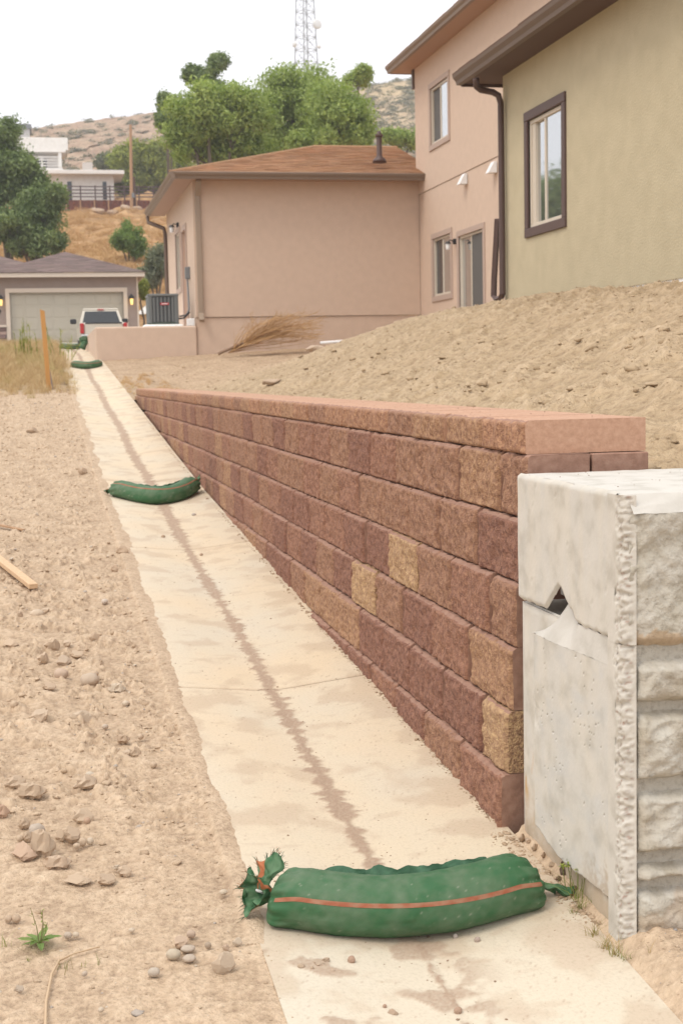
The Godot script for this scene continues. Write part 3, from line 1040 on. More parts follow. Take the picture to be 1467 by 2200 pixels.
func olive_house() -> void:
	var h := thing("olive_house", "olive green stucco house with dark brown eaves at the top of the dirt slope", "house", Vector3(6.17, 2.3, -18.48))
	var op := [-17.48, -16.27, 3.49, 4.83]
	part(h, "side_wall", wall(0, 6.17, 0.2, -18.48, -5.0, 2.56, 5.60, [op]), M.stucco_olive)
	part(h, "foundation", wall(0, 6.185, 0.18, -18.46, -5.0, 1.6, 2.565), M.cast_concrete)
	part(h, "far_wall", wall(2, -18.48, 0.2, 6.37, 14.0, 2.56, 5.60), M.stucco_olive)
	part(h, "near_wall", wall(2, -5.0, -0.2, 6.37, 14.0, 2.56, 5.60), M.stucco_olive)
	window(h, 0, 6.17, -1.0, op[0], op[1], op[2], op[3], 0.115, M.trim_brown, 0.44, [M.glass, M.glass])
	var inner := MB.new()
	inner.span(Vector3(6.20, op[2] + 0.05, op[0] + 0.05), Vector3(6.245, op[3] - 0.05, op[0] + 0.17), 0.004)
	part(h, "sash_stile", inner.mesh(), M.vinyl_almond)
	part(h, "soffit", bx(Vector3(5.72, 5.585, -19.0), Vector3(6.19, 5.60, -4.6)), M.soffit_brown)
	part(h, "soffit", bx(Vector3(6.19, 5.586, -19.0), Vector3(14.4, 5.601, -18.48)), M.soffit_brown)
	part(h, "gutter", gutter_profile(Vector3(5.76, 5.56, -19.0), Vector3(5.76, 5.56, -4.6), Vector3(-1, 0, 0), 0.13), M.fascia_brown)
	part(h, "fascia", bx(Vector3(5.76, 5.55, -19.04), Vector3(14.4, 5.70, -19.0)), M.trim_brown)
	rng.seed = 103
	var q0 := Vector3(5.66, 5.705, -19.1)
	var q1 := Vector3(5.66, 5.705, -4.5)
	var q2 := Vector3(14.5, 5.705, -4.5)
	var q3 := Vector3(14.5, 5.705, -19.1)
	var t0 := Vector3(10.1, 7.1, -14.7)
	var t1 := Vector3(10.1, 7.1, -8.9)
	shingle_part(h, [[q0, q1, t1, t0], [q1, q2, t1, t1], [q2, q3, t0, t1], [q3, q0, t0, t0]], 0.3, 0.6, Color(0.16, 0.10, 0.075))
	# downspout: offset elbows from the gutter to the corner, then down; its extension is flipped up beside it
	var X := 6.10
	var g0 := onx(1022, 172, 5.72)
	pipe(h, "downspout", [g0 + Vector3(0, 0.02, 0), onx(1023, 186, 5.74), onx(1032, 193, 5.84), onx(1058, 198, 6.0), onx(1070, 205, 6.06), onx(1075, 222, X), onx(1077, 400, X), onx(1079, 632, X)], 0.042, M.trim_brown, 8)
	var ex := MB.new()
	ex.tube([onx(1079, 630, X), onx(1076, 640, X), onx(1066, 644, X), onx(1060, 636, X), onx(1061, 600, X), onx(1068, 470, X)], [0.043, 0.044, 0.044, 0.043, 0.043, 0.043], 4)
	part(h, "downspout_extension", ex.mesh(), M.trim_brown)

func garage_house() -> void:
	var Z := -63.0
	var h := thing("garage_house", "mauve stucco house with a wide garage door and grey hip roof", "house", Vector3(1.0, 3.2, Z))
	var dl := -1.12
	var dr := 3.70
	part(h, "front_wall", wall(2, Z, -0.2, -6.0, 4.32, 3.0, 6.1, [[dl, dr, 3.0, 5.46]]), M.stucco_mauve)
	part(h, "side_wall", wall(0, 4.32, -0.2, -71.0, Z - 0.2, 3.0, 6.1), M.stucco_mauve)
	var tr := MB.new()
	tr.span(Vector3(dl - 0.17, 5.46, Z - 0.05), Vector3(dr + 0.17, 5.64, Z + 0.05))
	tr.span(Vector3(dl - 0.17, 3.0, Z - 0.05), Vector3(dl, 5.46, Z + 0.048))
	tr.span(Vector3(dr, 3.0, Z - 0.05), Vector3(dr + 0.17, 5.46, Z + 0.048))
	part(h, "door_trim", tr.mesh(), M.trim_cream)
	var gd := part(h, "garage_door", bx(Vector3(dl, 3.05, Z - 0.22), Vector3(dr, 5.46, Z - 0.18)), M.garage_door)
	for k in 4:
		var pm := MB.new()
		for j in 8:
			var x0 := lerpf(dl, dr, j / 8.0) + 0.05
			pm.span(Vector3(x0, 3.30 + k * 0.535 + 0.05, Z - 0.18), Vector3(x0 + 0.5, 3.30 + k * 0.535 + 0.47, Z - 0.165), 0.012)
		var o := MeshInstance3D.new()
		o.name = "panel"
		o.mesh = pm.mesh()
		o.material_override = M.garage_door
		gd.add_child(o, true)
	part(h, "corner_trim", bx(Vector3(4.28, 3.0, Z - 0.1), Vector3(4.345, 6.1, Z + 0.02)), M.trim_cream)
	part(h, "fascia", bx(Vector3(-6.4, 6.08, Z + 0.42), Vector3(4.62, 6.26, Z + 0.5)), M.trim_cream)
	part(h, "fascia", bx(Vector3(4.54, 6.081, -71.3), Vector3(4.62, 6.259, Z + 0.42)), M.trim_cream)
	part(h, "soffit", bx(Vector3(-6.4, 6.1, Z), Vector3(4.54, 6.12, Z + 0.42)), M.trim_taupe)
	part(h, "soffit", bx(Vector3(4.32, 6.1, -71.3), Vector3(4.54, 6.12, Z)), M.trim_taupe)
	rng.seed = 104
	var c := Color(0.225, 0.165, 0.15)
	var el := Vector3(-2.0, 6.27, Z + 0.55)
	var er := Vector3(4.68, 6.27, Z + 0.55)
	var ap := Vector3(1.34, 7.42, -65.8)
	var ab := Vector3(1.34, 7.42, -71.5)
	shingle_part(h, [[el, er, ap, ap], [er, Vector3(4.68, 6.27, -71.5), ab, ap], [Vector3(-2.0, 6.27, -71.5), el, ap, ab]], 0.2, 0.5, c)
	# the main roof further back, rising out of frame
	var e2 := Vector3(-9.0, 6.27, Z + 0.5)
	shingle_part(h, [[Vector3(-12.0, 6.25, Z + 0.5), Vector3(1.2, 6.25, Z + 0.5), Vector3(-4.3, 8.15, -68.0), Vector3(-8.0, 8.15, -68.0)], [Vector3(1.2, 6.25, Z + 0.5), Vector3(1.2, 6.25, -73.5), Vector3(-4.3, 8.15, -68.1), Vector3(-4.3, 8.15, -68.0)]], 0.2, 0.5, c, "main_shingles")
	part(h, "main_wall", wall(2, -66.0, -0.2, -11.5, 0.8, 3.0, 6.2), M.stucco_mauve)
	# stone veneer under the window ledge beside the garage door
	part(h, "veneer_cap", bx(Vector3(-6.0, 4.0, Z), Vector3(dl - 0.175, 4.09, Z + 0.16)), M.trim_cream)
	var stone_c := [Color(0.34, 0.22, 0.19), Color(0.26, 0.19, 0.18), Color(0.42, 0.30, 0.26), Color(0.22, 0.15, 0.14)]
	rng.seed = 105
	var tones := []
	for s in stone_c:
		tones.append(mat("veneer_%d" % tones.size(), Color(s.r, s.g, s.b).linear_to_srgb(), 0.9))
	for r in 6:
		var x := dl - 0.18 - 0.04 * (r % 2)
		while x > -3.2:
			var w := rng.randf_range(0.25, 0.5)
			part(h, "veneer_stone", bx(Vector3(x - w + 0.02, 3.04 + r * 0.16, Z), Vector3(x, 3.18 + r * 0.16, Z + rng.randf_range(0.06, 0.1)), 0.012), tones[rng.randi() % 4])
			x -= w
	part(h, "wall_sign", bx(Vector3(-1.62, 4.62, Z), Vector3(-1.5, 4.75, Z + 0.03)), M.black_metal)
	# lit coach lamps on both sides of the door
	var bulb := mat("lamp_glow", L(0.9, 0.75, 0.4), 0.4)
	bulb.emission_enabled = true
	bulb.emission = Color(1.0, 0.78, 0.32)
	bulb.emission_energy_multiplier = 0.7
	for q in [Vector2(283, 648), Vector2(3, 650)]:
		var p := onz(q.x, q.y, Z)
		var lm := MB.new()
		lm.box(p + Vector3(0, 0.16, 0.04), Vector3(0.12, 0.22, 0.08), 0.01)
		lm.tube([p + Vector3(0, 0.32, 0.14), p + Vector3(0, 0.24, 0.14), p + Vector3(0, 0.22, 0.14), p + Vector3(0, 0.12, 0.14)], [0.02, 0.06, 0.11, 0.12], 8)
		lm.tube([p + Vector3(0, 0.18, 0.06), p + Vector3(0, 0.18, 0.14)], [0.03, 0.03], 6)
		var lo := part(h, "coach_lamp", lm.mesh(), M.black_metal)
		var gm := MB.new()
		gm.tube([p + Vector3(0, 0.12, 0.14), p + Vector3(0, -0.14, 0.14)], [0.075, 0.05], 8)
		var g := MeshInstance3D.new()
		g.name = "lamp_glass"
		g.mesh = gm.mesh(true)
		g.material_override = bulb
		lo.add_child(g, true)
		var li := OmniLight3D.new()
		li.name = "coach_light"
		li.light_color = Color(1.0, 0.8, 0.45)
		li.light_energy = 0.03
		li.light_size = 0.1
		li.omni_range = 20.0
		li.omni_attenuation = 2.0
		li.shadow_enabled = true
		li.position = p + Vector3(0, 0, 0.32)
		add_child(li)
	# driveway
	var f := func(x: float, d: float) -> void:
		_y = yp(d) + 0.03
		_c = Color(0.50, 0.46, 0.40)
	structure("driveway", field(steps(-1.6, 4.1, 0.5), steps(47.5, 62.8, 0.5), f), M.path_concrete, "concrete driveway in front of the garage")
	pickup()
	# cream block wall beside the grass
	var pw := thing("planter_wall", "low cream block wall with a cap behind the dry grass", "wall", Vector3(-3.0, 2.5, -46.0))
	var p0 := onz(44, 742, -46.0)
	part(pw, "wall_face", bx(Vector3(-9.0, 2.3, -46.3), Vector3(p0.x - 0.05, p0.y - 0.12, -46.0), 0.02), M.trim_cream)
	part(pw, "wall_cap", bx(Vector3(-9.05, p0.y - 0.12, -46.36), Vector3(p0.x, p0.y + 0.03, -45.94), 0.02), mat("cream_cap", L(0.66, 0.56, 0.40), 0.85))

func pickup() -> void:
	var x0 := 1.60
	var x1 := 3.40
	var xm := 2.50
	var z0 := -56.0
	var g := 2.86
	var t := thing("pickup_truck", "pale champagne pickup truck parked in the driveway, seen from behind", "truck", Vector3(xm, g, z0))
	var paint := mat("truck_paint", L(0.55, 0.50, 0.42), 0.3, 0.2)
	paint.clearcoat_enabled = true
	var pv := func(x: float, y: float, z: float) -> Vector3:
		return Vector3(xm + x, g + y, z0 - z)
	var b := MB.new()
	b.span(pv.call(-0.90, 0.42, 0.08), pv.call(0.90, 1.02, 5.2), 0.07)
	part(t, "body", b.mesh(), paint)
	part(t, "tailgate", bx(pv.call(-0.72, 0.55, -0.01), pv.call(0.72, 1.00, 0.07), 0.02), paint)
	part(t, "tailgate_trim", bx(pv.call(-0.70, 0.965, -0.03), pv.call(0.70, 1.03, 0.1), 0.015), M.black_metal)
	var cab := MB.new()   # greenhouse tapering towards the roof
	var lo := [[-0.86, 2.0], [0.86, 2.0], [0.86, 4.3], [-0.86, 4.3]]
	var hi := [[-0.70, 2.35], [0.70, 2.35], [0.70, 3.7], [-0.70, 3.7]]
	var ce: Vector3 = pv.call(0.0, 1.3, 3.1)
	for k in 4:
		var m := (k + 1) % 4
		cab.outquad(pv.call(lo[k][0], 1.02, lo[k][1]), pv.call(lo[m][0], 1.02, lo[m][1]), pv.call(hi[m][0], 1.60, hi[m][1]), pv.call(hi[k][0], 1.60, hi[k][1]), ce)
	cab.span(pv.call(-0.705, 1.59, 2.33), pv.call(0.705, 1.67, 3.72), 0.035)
	part(t, "cab", cab.mesh(), paint)
	var rw := MB.new()
	var q := [pv.call(-0.74, 1.09, 1.99), pv.call(0.74, 1.09, 1.99), pv.call(0.615, 1.55, 2.29), pv.call(-0.615, 1.55, 2.29)]
	rw.outquad(q[0], q[1], q[2], q[3], ce)
	part(t, "rear_window", rw.mesh(), mat("truck_glass", L(0.03, 0.033, 0.036), 0.06, 0.1))
	for s in [-1.0, 1.0]:
		part(t, "taillight", bx(pv.call(s * 0.90, 0.60, -0.015), pv.call(s * 0.75, 1.0, 0.12), 0.02), mat("taillight_red", L(0.40, 0.02, 0.02), 0.3))
		part(t, "mirror", bx(pv.call(s * 0.92, 1.12, 4.0), pv.call(s * 1.18, 1.33, 4.12), 0.04), M.black_metal)
		for zz in [1.1, 4.4]:
			var wm := MB.new()
			wm.tube([pv.call(s * 0.66, 0.36, zz), pv.call(s * 0.88, 0.36, zz)], [0.36, 0.36], 20)
			var w := part(t, "wheel", wm.mesh(), M.black_metal)
			var rm := MB.new()
			rm.tube([pv.call(s * 0.88, 0.36, zz), pv.call(s * 0.90, 0.36, zz)], [0.22, 0.2], 16)
			var o := MeshInstance3D.new()
			o.name = "rim"
			o.mesh = rm.mesh()
			o.material_override = M.grey_metal
			w.add_child(o, true)
	part(t, "brake_light", bx(pv.call(-0.13, 1.60, 2.30), pv.call(0.13, 1.645, 2.36), 0.01), M.taillight_red)
	part(t, "bumper", bx(pv.call(-0.88, 0.40, -0.12), pv.call(0.88, 0.56, 0.06), 0.03), mat("bumper_chrome", L(0.55, 0.55, 0.54), 0.25, 0.8))
	part(t, "number_plate", bx(pv.call(-0.16, 0.42, -0.135), pv.call(0.16, 0.54, -0.12), 0.004), M.white_plastic)

# ---------------------------------------------------------------- trees, hill, far houses
var leaf_mesh: ArrayMesh
var spike_mesh: ArrayMesh

func cluster(sd: int, n: int, leaf: float, narrow := 0.55) -> ArrayMesh:
	rng.seed = sd
	var mb := MB.new()
	for k in n:
		var p := Vector3(rng.randfn(), rng.randfn(), rng.randfn()) * 0.42
		var a := Vector3(rng.randfn(), rng.randfn() * 0.6 - 0.25, rng.randfn()).normalized()
		var s := a.cross(Vector3(rng.randfn(), rng.randfn(), rng.randfn())).normalized()
		var l := leaf * rng.randf_range(0.7, 1.3)
		mb.quad(p, p + a * l * 0.5 + s * l * narrow * 0.5, p + a * l, p + a * l * 0.5 - s * l * narrow * 0.5)
	return mb.mesh()

func crown_places(c: Vector3, r: Vector3, nb_: int, per: int, size: float, cols: Array, places: Array, tints: Array, ragged := 0.25) -> Array:
	var ends := []
	for b in nb_:
		var d := Vector3(rng.randfn(), rng.randfn(), rng.randfn()).normalized()
		var rad := pow(rng.randf(), 0.45) * (1.0 + rng.randf_range(-ragged, ragged * 0.7))
		if d.y < -0.35:
			d.y *= 0.5
		var bc := c + Vector3(d.x * r.x, d.y * r.y, d.z * r.z) * rad * 0.86
		ends.append(bc)
		var br := minf(r.x, r.y) * rng.randf_range(0.20, 0.36)
		var tone := rng.randf()
		for k in per:
			var q := Vector3(rng.randfn(), rng.randfn() * 0.75, rng.randfn()) * br * 0.62
			var sc := size * rng.randf_range(0.7, 1.35)
			places.append(Transform3D(Basis.from_euler(Vector3(rng.randf() * TAU, rng.randf() * TAU, rng.randf() * TAU)).scaled(Vector3.ONE * sc), bc + q))
			var t := clampf(tone * 0.6 + rng.randf() * 0.4, 0, 1)
			var col: Color = cols[0].lerp(cols[1], t)
			tints.append(col)
	return ends

# crowns: [[centre, radii], ...] in the world; the trunk stands at base
func tree(called: String, label: String, base: Vector3, crowns: Array, cols: Array, size := 0.42, density := 1.0, group := "", cat := "tree", mesh: ArrayMesh = null) -> Node3D:
	var t := thing(called, label, cat, base, group)
	var places := []
	var tints := []
	var mb := MB.new()
	for cr in crowns:
		var c: Vector3 = cr[0]
		var r: Vector3 = cr[1]
		var vol := r.x * r.y
		var nbl := int(clampf(vol * 9.0, 12, 70))
		var ends := crown_places(c - base, r, nbl, int(34 * density), size, cols, places, tints)
		var top := c - base
		var tr := maxf(0.05, r.x * 0.055)
		var mid := Vector3(top.x * 0.5 + rng.randf_range(-0.2, 0.2), maxf(0.3, top.y - r.y * 0.9), top.z * 0.5)
		mb.tube([Vector3(0, -0.3, 0), mid * 0.5 + Vector3(rng.randf_range(-0.1, 0.1), 0, 0), mid, top], [tr * 1.4, tr, tr * 0.85, tr * 0.3], 7)
		for k in mini(ends.size(), 16):
			var e: Vector3 = ends[k]
			var f := mid.lerp(top, rng.randf_range(0.0, 0.75))
			mb.tube([f, f.lerp(e, 0.5) + Vector3(0, -0.15, 0), e], [tr * 0.4, tr * 0.25, tr * 0.08], 5)
	var o := MeshInstance3D.new()
	o.name = "trunk"
	o.mesh = mb.mesh(true)
	o.material_override = M.bark
	t.add_child(o, true)
	var cw := many("crown", mesh if mesh else leaf_mesh, M.leaf, places, tints, t)
	cw.set_meta("kind", "stuff")
	return t

func tree_px(called: String, label: String, dist: float, crowns_px: Array, base_px: Vector2, cols: Array, size := 0.42, density := 1.0, group := "", cat := "tree") -> Node3D:
	var s := dist / 3055.0
	var cr := []
	for c in crowns_px:
		cr.append([onz(c[0], c[1], -dist - rng.randf_range(-0.6, 0.6)), Vector3(c[2] * s, c[3] * s, c[2] * s * 0.9)])
	var b := onz(base_px.x, base_px.y, -dist)
	b.y = minf(land(b.x, dist), b.y)
	return tree(called, label, b, cr, cols, size, density, group, cat)

func lump(sd: int, s: Vector3, rough: float, div := 10, flat := 0.0, smooth := true) -> ArrayMesh:   # an irregular stone about s across, resting on y = 0
	var n := fn(sd, 0.9, 3)
	var mb := MB.new()
	var rows := []
	for j in div + 1:
		var th := PI * j / div
		var row := []
		for i in div * 2:
			var ph := TAU * i / (div * 2)
			var d := Vector3(sin(th) * cos(ph), cos(th), sin(th) * sin(ph))
			var q := d * (1.0 + rough * n.get_noise_3d(d.x * 1.3 + sd, d.y * 1.3, d.z * 1.3) * 1.6)
			# broken faces: clip against a few random planes
			for k in 5:
				var a := Vector3(sin(k * 2.3 + sd), cos(k * 1.7 + sd * 0.7), sin(k * 3.1 + sd * 1.3)).normalized()
				var over := q.dot(a) - (0.72 + 0.2 * sin(sd + k))
				if over > 0.0:
					q -= a * over * flat
			row.append(mb.pt(Vector3(q.x * s.x, q.y * s.y + s.y * 0.55, q.z * s.z) * 0.5))
		rows.append(row)
	var w := div * 2
	for j in div:
		for i in w:
			var i2 := (i + 1) % w
			if j > 0:
				mb.itri(rows[j][i], rows[j][i2], rows[j + 1][i2])
			if j < div - 1:
				mb.itri(rows[j][i], rows[j + 1][i2], rows[j + 1][i])
			elif j == div - 1:
				mb.itri(rows[j][i], rows[j + 1][i2], rows[j + 1][i])
	if smooth:
		return mb.mesh(true)
	var fl := MB.new()   # facets with edges of their own
	for k in range(0, mb.i.size(), 3):
		fl.itri(fl.pt(mb.v[mb.i[k]]), fl.pt(mb.v[mb.i[k + 2]]), fl.pt(mb.v[mb.i[k + 1]]))
	return fl.mesh()

func hill_and_far() -> void:
	leaf_mesh = cluster(5, 14, 0.36)
	spike_mesh = cluster(6, 18, 0.5, 0.16)
	rng.seed = 200
	var G1 := [Color(0.210, 0.285, 0.070), Color(0.430, 0.510, 0.165)]
	var G2 := [Color(0.115, 0.170, 0.065), Color(0.275, 0.340, 0.135)]
	var G3 := [Color(0.165, 0.205, 0.035), Color(0.380, 0.400, 0.075)]
	var GS := [Color(0.16, 0.18, 0.12), Color(0.28, 0.30, 0.21)]
	var tb := "trees behind the tan house"
	tree_px("cottonwood_tree", "broad light green tree above the hip of the brown shingle roof", 72.0, [[440, 235, 80, 62], [395, 275, 62, 62], [505, 250, 80, 80], [430, 320, 85, 50], [520, 320, 85, 55]], Vector2(470, 420), G1, 0.40, 1.0, tb)
	tree_px("cottonwood_tree", "tallest light green tree, its top just under the lattice mast", 76.0, [[640, 195, 78, 72], [590, 225, 70, 70], [690, 230, 75, 70], [620, 290, 95, 70], [700, 300, 80, 60]], Vector2(620, 420), G1, 0.40, 1.0, tb)
	tree_px("cottonwood_tree", "light green tree behind the roof vent pipe", 70.0, [[735, 235, 72, 75], [765, 285, 55, 55], [690, 300, 70, 50]], Vector2(730, 420), G1, 0.40, 1.0, tb)
	tree_px("slender_tree", "sparse small tree top sticking out between green tree and two-storey gable", 84.0, [[765, 170, 34, 26], [785, 160, 18, 16]], Vector2(770, 330), G1, 0.35, 0.8, tb)
	tree_px("elm_tree", "dark sparse tree top standing above the broad green tree", 88.0, [[440, 165, 36, 26], [468, 135, 24, 20], [415, 160, 18, 16], [450, 190, 40, 22]], Vector2(455, 360), G2, 0.40, 0.8, tb)
	tree_px("slender_tree", "small pointed tree at the edge of the green trees against the brown hill", 86.0, [[352, 225, 16, 24], [372, 245, 24, 24], [350, 262, 22, 18]], Vector2(365, 380), G2, 0.36, 0.9, tb)
	tree_px("locust_tree", "yellowish green tree behind the wooden utility pole", 158.0, [[330, 350, 56, 40], [285, 345, 46, 30], [365, 375, 50, 40], [300, 390, 56, 34], [250, 345, 26, 16]], Vector2(330, 440), G3, 0.75, 1.0, tb)
	tree_px("willow_shrub", "grey green shrub behind the flat white roof", 172.0, [[245, 350, 36, 16]], Vector2(245, 364), GS, 0.9, 1.0, tb, "shrub")
	tree_px("poplar_tree", "low band of green tree between the shingle roof and the two-storey wall", 92.0, [[850, 298, 60, 22], [895, 300, 40, 26]], Vector2(860, 380), G1, 0.42, 1.0, tb)
	var tl := "leafy trees behind the mauve garage"
	tree_px("ash_tree", "tall dark green tree in front of the white balcony house", 82.0, [[8, 300, 45, 60], [35, 360, 62, 55], [-5, 400, 70, 70], [60, 410, 55, 45], [-40, 340, 60, 90]], Vector2(20, 560), G2, 0.42, 1.0, tl)
	tree_px("ash_tree", "lower dark green tree with branches down to the garage roof", 80.0, [[90, 455, 52, 48], [60, 470, 60, 55], [115, 430, 36, 30], [85, 515, 58, 30], [15, 490, 55, 45], [55, 532, 72, 22], [110, 520, 34, 24]], Vector2(80, 575), G2, 0.40, 1.0, tl)
	tree_px("young_tree", "small bright green tree on the dry slope below the rust wall", 90.0, [[275, 505, 34, 26], [258, 522, 30, 18], [292, 535, 30, 28]], Vector2(275, 580), [Color(0.12, 0.19, 0.045), Color(0.25, 0.36, 0.10)], 0.34, 0.55)
	tree_px("juniper_bush", "grey green bush beside the end of the tan house", 74.0, [[335, 575, 24, 45], [355, 560, 22, 40], [318, 600, 18, 25]], Vector2(335, 640), GS, 0.34, 1.1, "", "bush")
	tree_px("weed_bush", "small yellow green bush past the garage corner", 70.0, [[308, 625, 9, 26]], Vector2(308, 665), G3, 0.22, 0.8, "", "bush")
	# trees past the open side of the picture, mirrored in the windows
	var k := 0
	for q in [Vector3(-14.0, 46.0, 8.0), Vector3(-19.0, 52.0, 9.5), Vector3(-24.0, 44.0, 7.5), Vector3(-12.0, 62.0, 8.0), Vector3(-21.0, 38.0, 7.0)]:
		var b := Vector3(q.x, land(q.x, q.y), -q.y)
		tree("street_tree", "leafy street tree standing off across the neighbouring lot", b, [[b + Vector3(0, q.z * 0.62, 0), Vector3(q.z * 0.34, q.z * 0.4, q.z * 0.34)]], G2, 0.6, 0.8, "street trees across the lot")
		k += 1
	# sagebrush over the hill: too many to count
	rng.seed = 210
	var sb := cluster(8, 60, 0.42, 0.5)
	var pl := []
	var tn := []
	for n in 7000:
		var dist := rng.randf_range(165.0, 340.0)
		var x := rng.randf_range(-8.0, 0.36 * dist)
		var den := na.get_noise_2d(x * 0.13 + 5.0, dist * 0.09) + 0.5 * sm(30.0, 60.0, x) - 0.14 + 0.16 * sm(240.0, 190.0, dist)
		if den < rng.randf_range(-0.12, 0.22):
			continue
		var s := rng.randf_range(0.5, 1.1)
		terrain(x, dist)
		pl.append(Transform3D(Basis(Vector3.UP, rng.randf() * TAU).scaled(Vector3(s * 1.25, s * 0.62, s * 1.25)), Vector3(x, _y + 0.15 * s, -dist)))
		var t := rng.randf()
		tn.append(Color(0.17, 0.16, 0.135).lerp(Color(0.30, 0.285, 0.25), t))
	var sg := many("sagebrush", sb, M.leaf, pl, tn)
	tag(sg, "grey sagebrush scattered over the dry hill", "sagebrush", "", "stuff")
	# sandstone ledges
	rng.seed = 211
	var lm := [grain("ledge", 65, [[0.0, L(0.28, 0.19, 0.13)], [1.0, L(0.52, 0.39, 0.28)]], 0.02, 4.0, 0.0, 0.05, 0.95), M.rust]
	for q in [[225, 272, 60], [262, 283, 46], [310, 262, 60], [195, 315, 56], [235, 300, 40], [175, 322, 44], [265, 305, 50], [300, 285, 54], [340, 272, 48], [205, 340, 34]]:
		var p := onz(q[0], q[1], -215.0)
		var dist := 150.0
		for i in 200:
			terrain(p.x, dist)
			p = onz(q[0], q[1], -dist)
			if p.y <= _y:
				break
			dist += 0.9
		var w: float = q[2] * dist / 3055.0
		var o := solo("rock_ledge", lump(300 + int(q[0]), Vector3(w * 0.85, w * 0.13, w * 0.4), 0.45, 9, 0.9), lm[0], "weathered sandstone ledge jutting from the brown hillside", "rock", p - Vector3(0, w * 0.05, 0), "sandstone ledges on the hill")
		o.rotation = Vector3(0, rng.randf_range(-0.3, 0.3), deg_to_rad(13.0))
	white_houses()
	tower()

func white_houses() -> void:
	var Z := -152.0
	var s := 152.0 / 150.0
	var lo := thing("flat_roof_house", "small white flat-roofed house behind the dark railing", "house", Vector3(4.0, 20.0, Z))
	var y0 := 20.0
	part(lo, "wall_face", wall(2, Z, -0.3, -6.0, 8.35, y0, 22.75), M.wall_white)
	part(lo, "end_wall", wall(0, 8.35, -0.3, Z - 6.0, Z - 0.3, y0, 22.75), M.wall_white)
	part(lo, "roof", bx(Vector3(-6.5, 22.75, Z - 6.5), Vector3(9.4, 23.15, Z + 1.1), 0.03), mat("roof_white", L(0.76, 0.73, 0.70), 0.8))
	for w in [[3.6, 4.05, 20.2, 22.1], [7.2, 7.6, 20.3, 22.1]]:
		part(lo, "window", bx(Vector3(w[0], w[2], Z), Vector3(w[1], w[3], Z + 0.06)), M.dark_glass)
	var cl := thing("rooftop_cooler", "pale square cooler on the flat white roof", "cooler", Vector3(5.6, 23.15, Z - 2.0))
	part(cl, "cabinet", bx(Vector3(5.3, 23.2, Z - 2.6), Vector3(6.3, 24.3, Z - 1.6), 0.04), mat("cooler_grey", L(0.50, 0.45, 0.41), 0.7))
	part(cl, "skid", bx(Vector3(5.35, 23.15, Z - 2.55), Vector3(6.25, 23.2, Z - 1.65)), M.grey_metal)
	# the tall house with the balcony
	var Y := -160.0
	var f := 160.0 / 150.0
	var up := thing("balcony_house", "tall white house with a balcony and boxy roof parapet", "house", Vector3(0.0, 21.0, Y))
	var pa := onz(146, 296, Y)
	var pb := onz(60, 322, Y)
	part(up, "parapet", bx(Vector3(-8.0, pb.y, Y - 5.0), Vector3(pa.x, pa.y, Y), 0.04), M.wall_white)
	part(up, "roof_edge", bx(Vector3(-8.0, pb.y - 0.22, Y - 5.0), Vector3(pa.x - 0.3, pb.y, Y + 0.15), 0.02), M.roof_white)
	var pc := onz(134, 362, Y)
	part(up, "wall_face", wall(2, Y - 2.2, -0.3, -8.0, pc.x - 0.2, 20.5, pb.y - 0.22, [[pc.x - 2.9, pc.x - 1.55, pc.y + 0.3, pb.y - 0.6]]), M.wall_white)
	part(up, "balcony_door", bx(Vector3(pc.x - 2.9, pc.y + 0.3, Y - 2.4), Vector3(pc.x - 1.55, pb.y - 0.6, Y - 2.35)), M.dark_glass)
	part(up, "balcony_floor", bx(Vector3(-8.0, pc.y - 0.35, Y - 2.2), Vector3(pc.x + 0.1, pc.y + 0.05, Y), 0.02), M.roof_white)
	part(up, "lower_wall", wall(2, Y - 1.2, -0.3, -8.0, pc.x - 0.2, 20.0, pc.y - 0.35), M.wall_white)
	part(up, "corner_post", bx(Vector3(pc.x - 0.35, pc.y + 0.05, Y - 0.35), Vector3(pc.x, pb.y - 0.22, Y)), M.wall_white)
	for k in 4:
		part(up, "rail", bx(Vector3(-8.0, pc.y + 0.25 + k * 0.3, Y - 0.12), Vector3(pc.x - 0.35, pc.y + 0.36 + k * 0.3, Y - 0.04)), M.roof_white)
	part(up, "baluster", bx(Vector3(pc.x - 2.2, pc.y + 0.05, Y - 0.2), Vector3(pc.x - 2.0, pc.y + 1.3, Y - 0.12)), M.roof_white)
	var pt := onz(64, 267, Y - 4.0)
	var tb := part(up, "penthouse", bx(Vector3(-6.0, pa.y, Y - 8.0), Vector3(pt.x, pt.y - 0.5, Y - 4.0)), mat("penthouse_grey", L(0.45, 0.43, 0.42), 0.8))
	part(up, "penthouse_roof", bx(Vector3(-6.2, pt.y - 0.5, Y - 8.2), Vector3(pt.x + 0.2, pt.y, Y - 3.8)), M.grey_metal)
	# dark railing on top of a rusty retaining wall
	var F := -150.0
	var rl := thing("railing_fence", "dark wooden railing with horizontal rails on the rust wall", "fence", Vector3(7.0, 20.0, F))
	var x := 3.3
	var k := 0
	while x < 14.5:
		part(rl, "post", bx(Vector3(x, 19.95, F), Vector3(x + 0.14, 21.45, F + 0.12)), M.trim_brown)
		x += 1.48
	for j in 4:
		part(rl, "rail", bx(Vector3(3.2, 20.25 + j * 0.34, F + 0.12), Vector3(14.6, 20.36 + j * 0.34, F + 0.17)), M.trim_brown)
	var rw := thing("rust_wall", "rusty red sheet-metal retaining wall under the railing", "wall", Vector3(7.0, 18.2, F))
	var n := 26
	for j in n:
		var a := lerpf(3.2, 14.6, float(j) / n)
		var mb := MB.new()
		mb.sheet(6, 1, func(u: float, v: float) -> Vector3: return Vector3(a + u * 11.4 / n, 17.9 + v * 2.05, F + 0.22 + 0.035 * sin(u * TAU)))
		part(rw, "sheet", mb.mesh(true), M.rust)
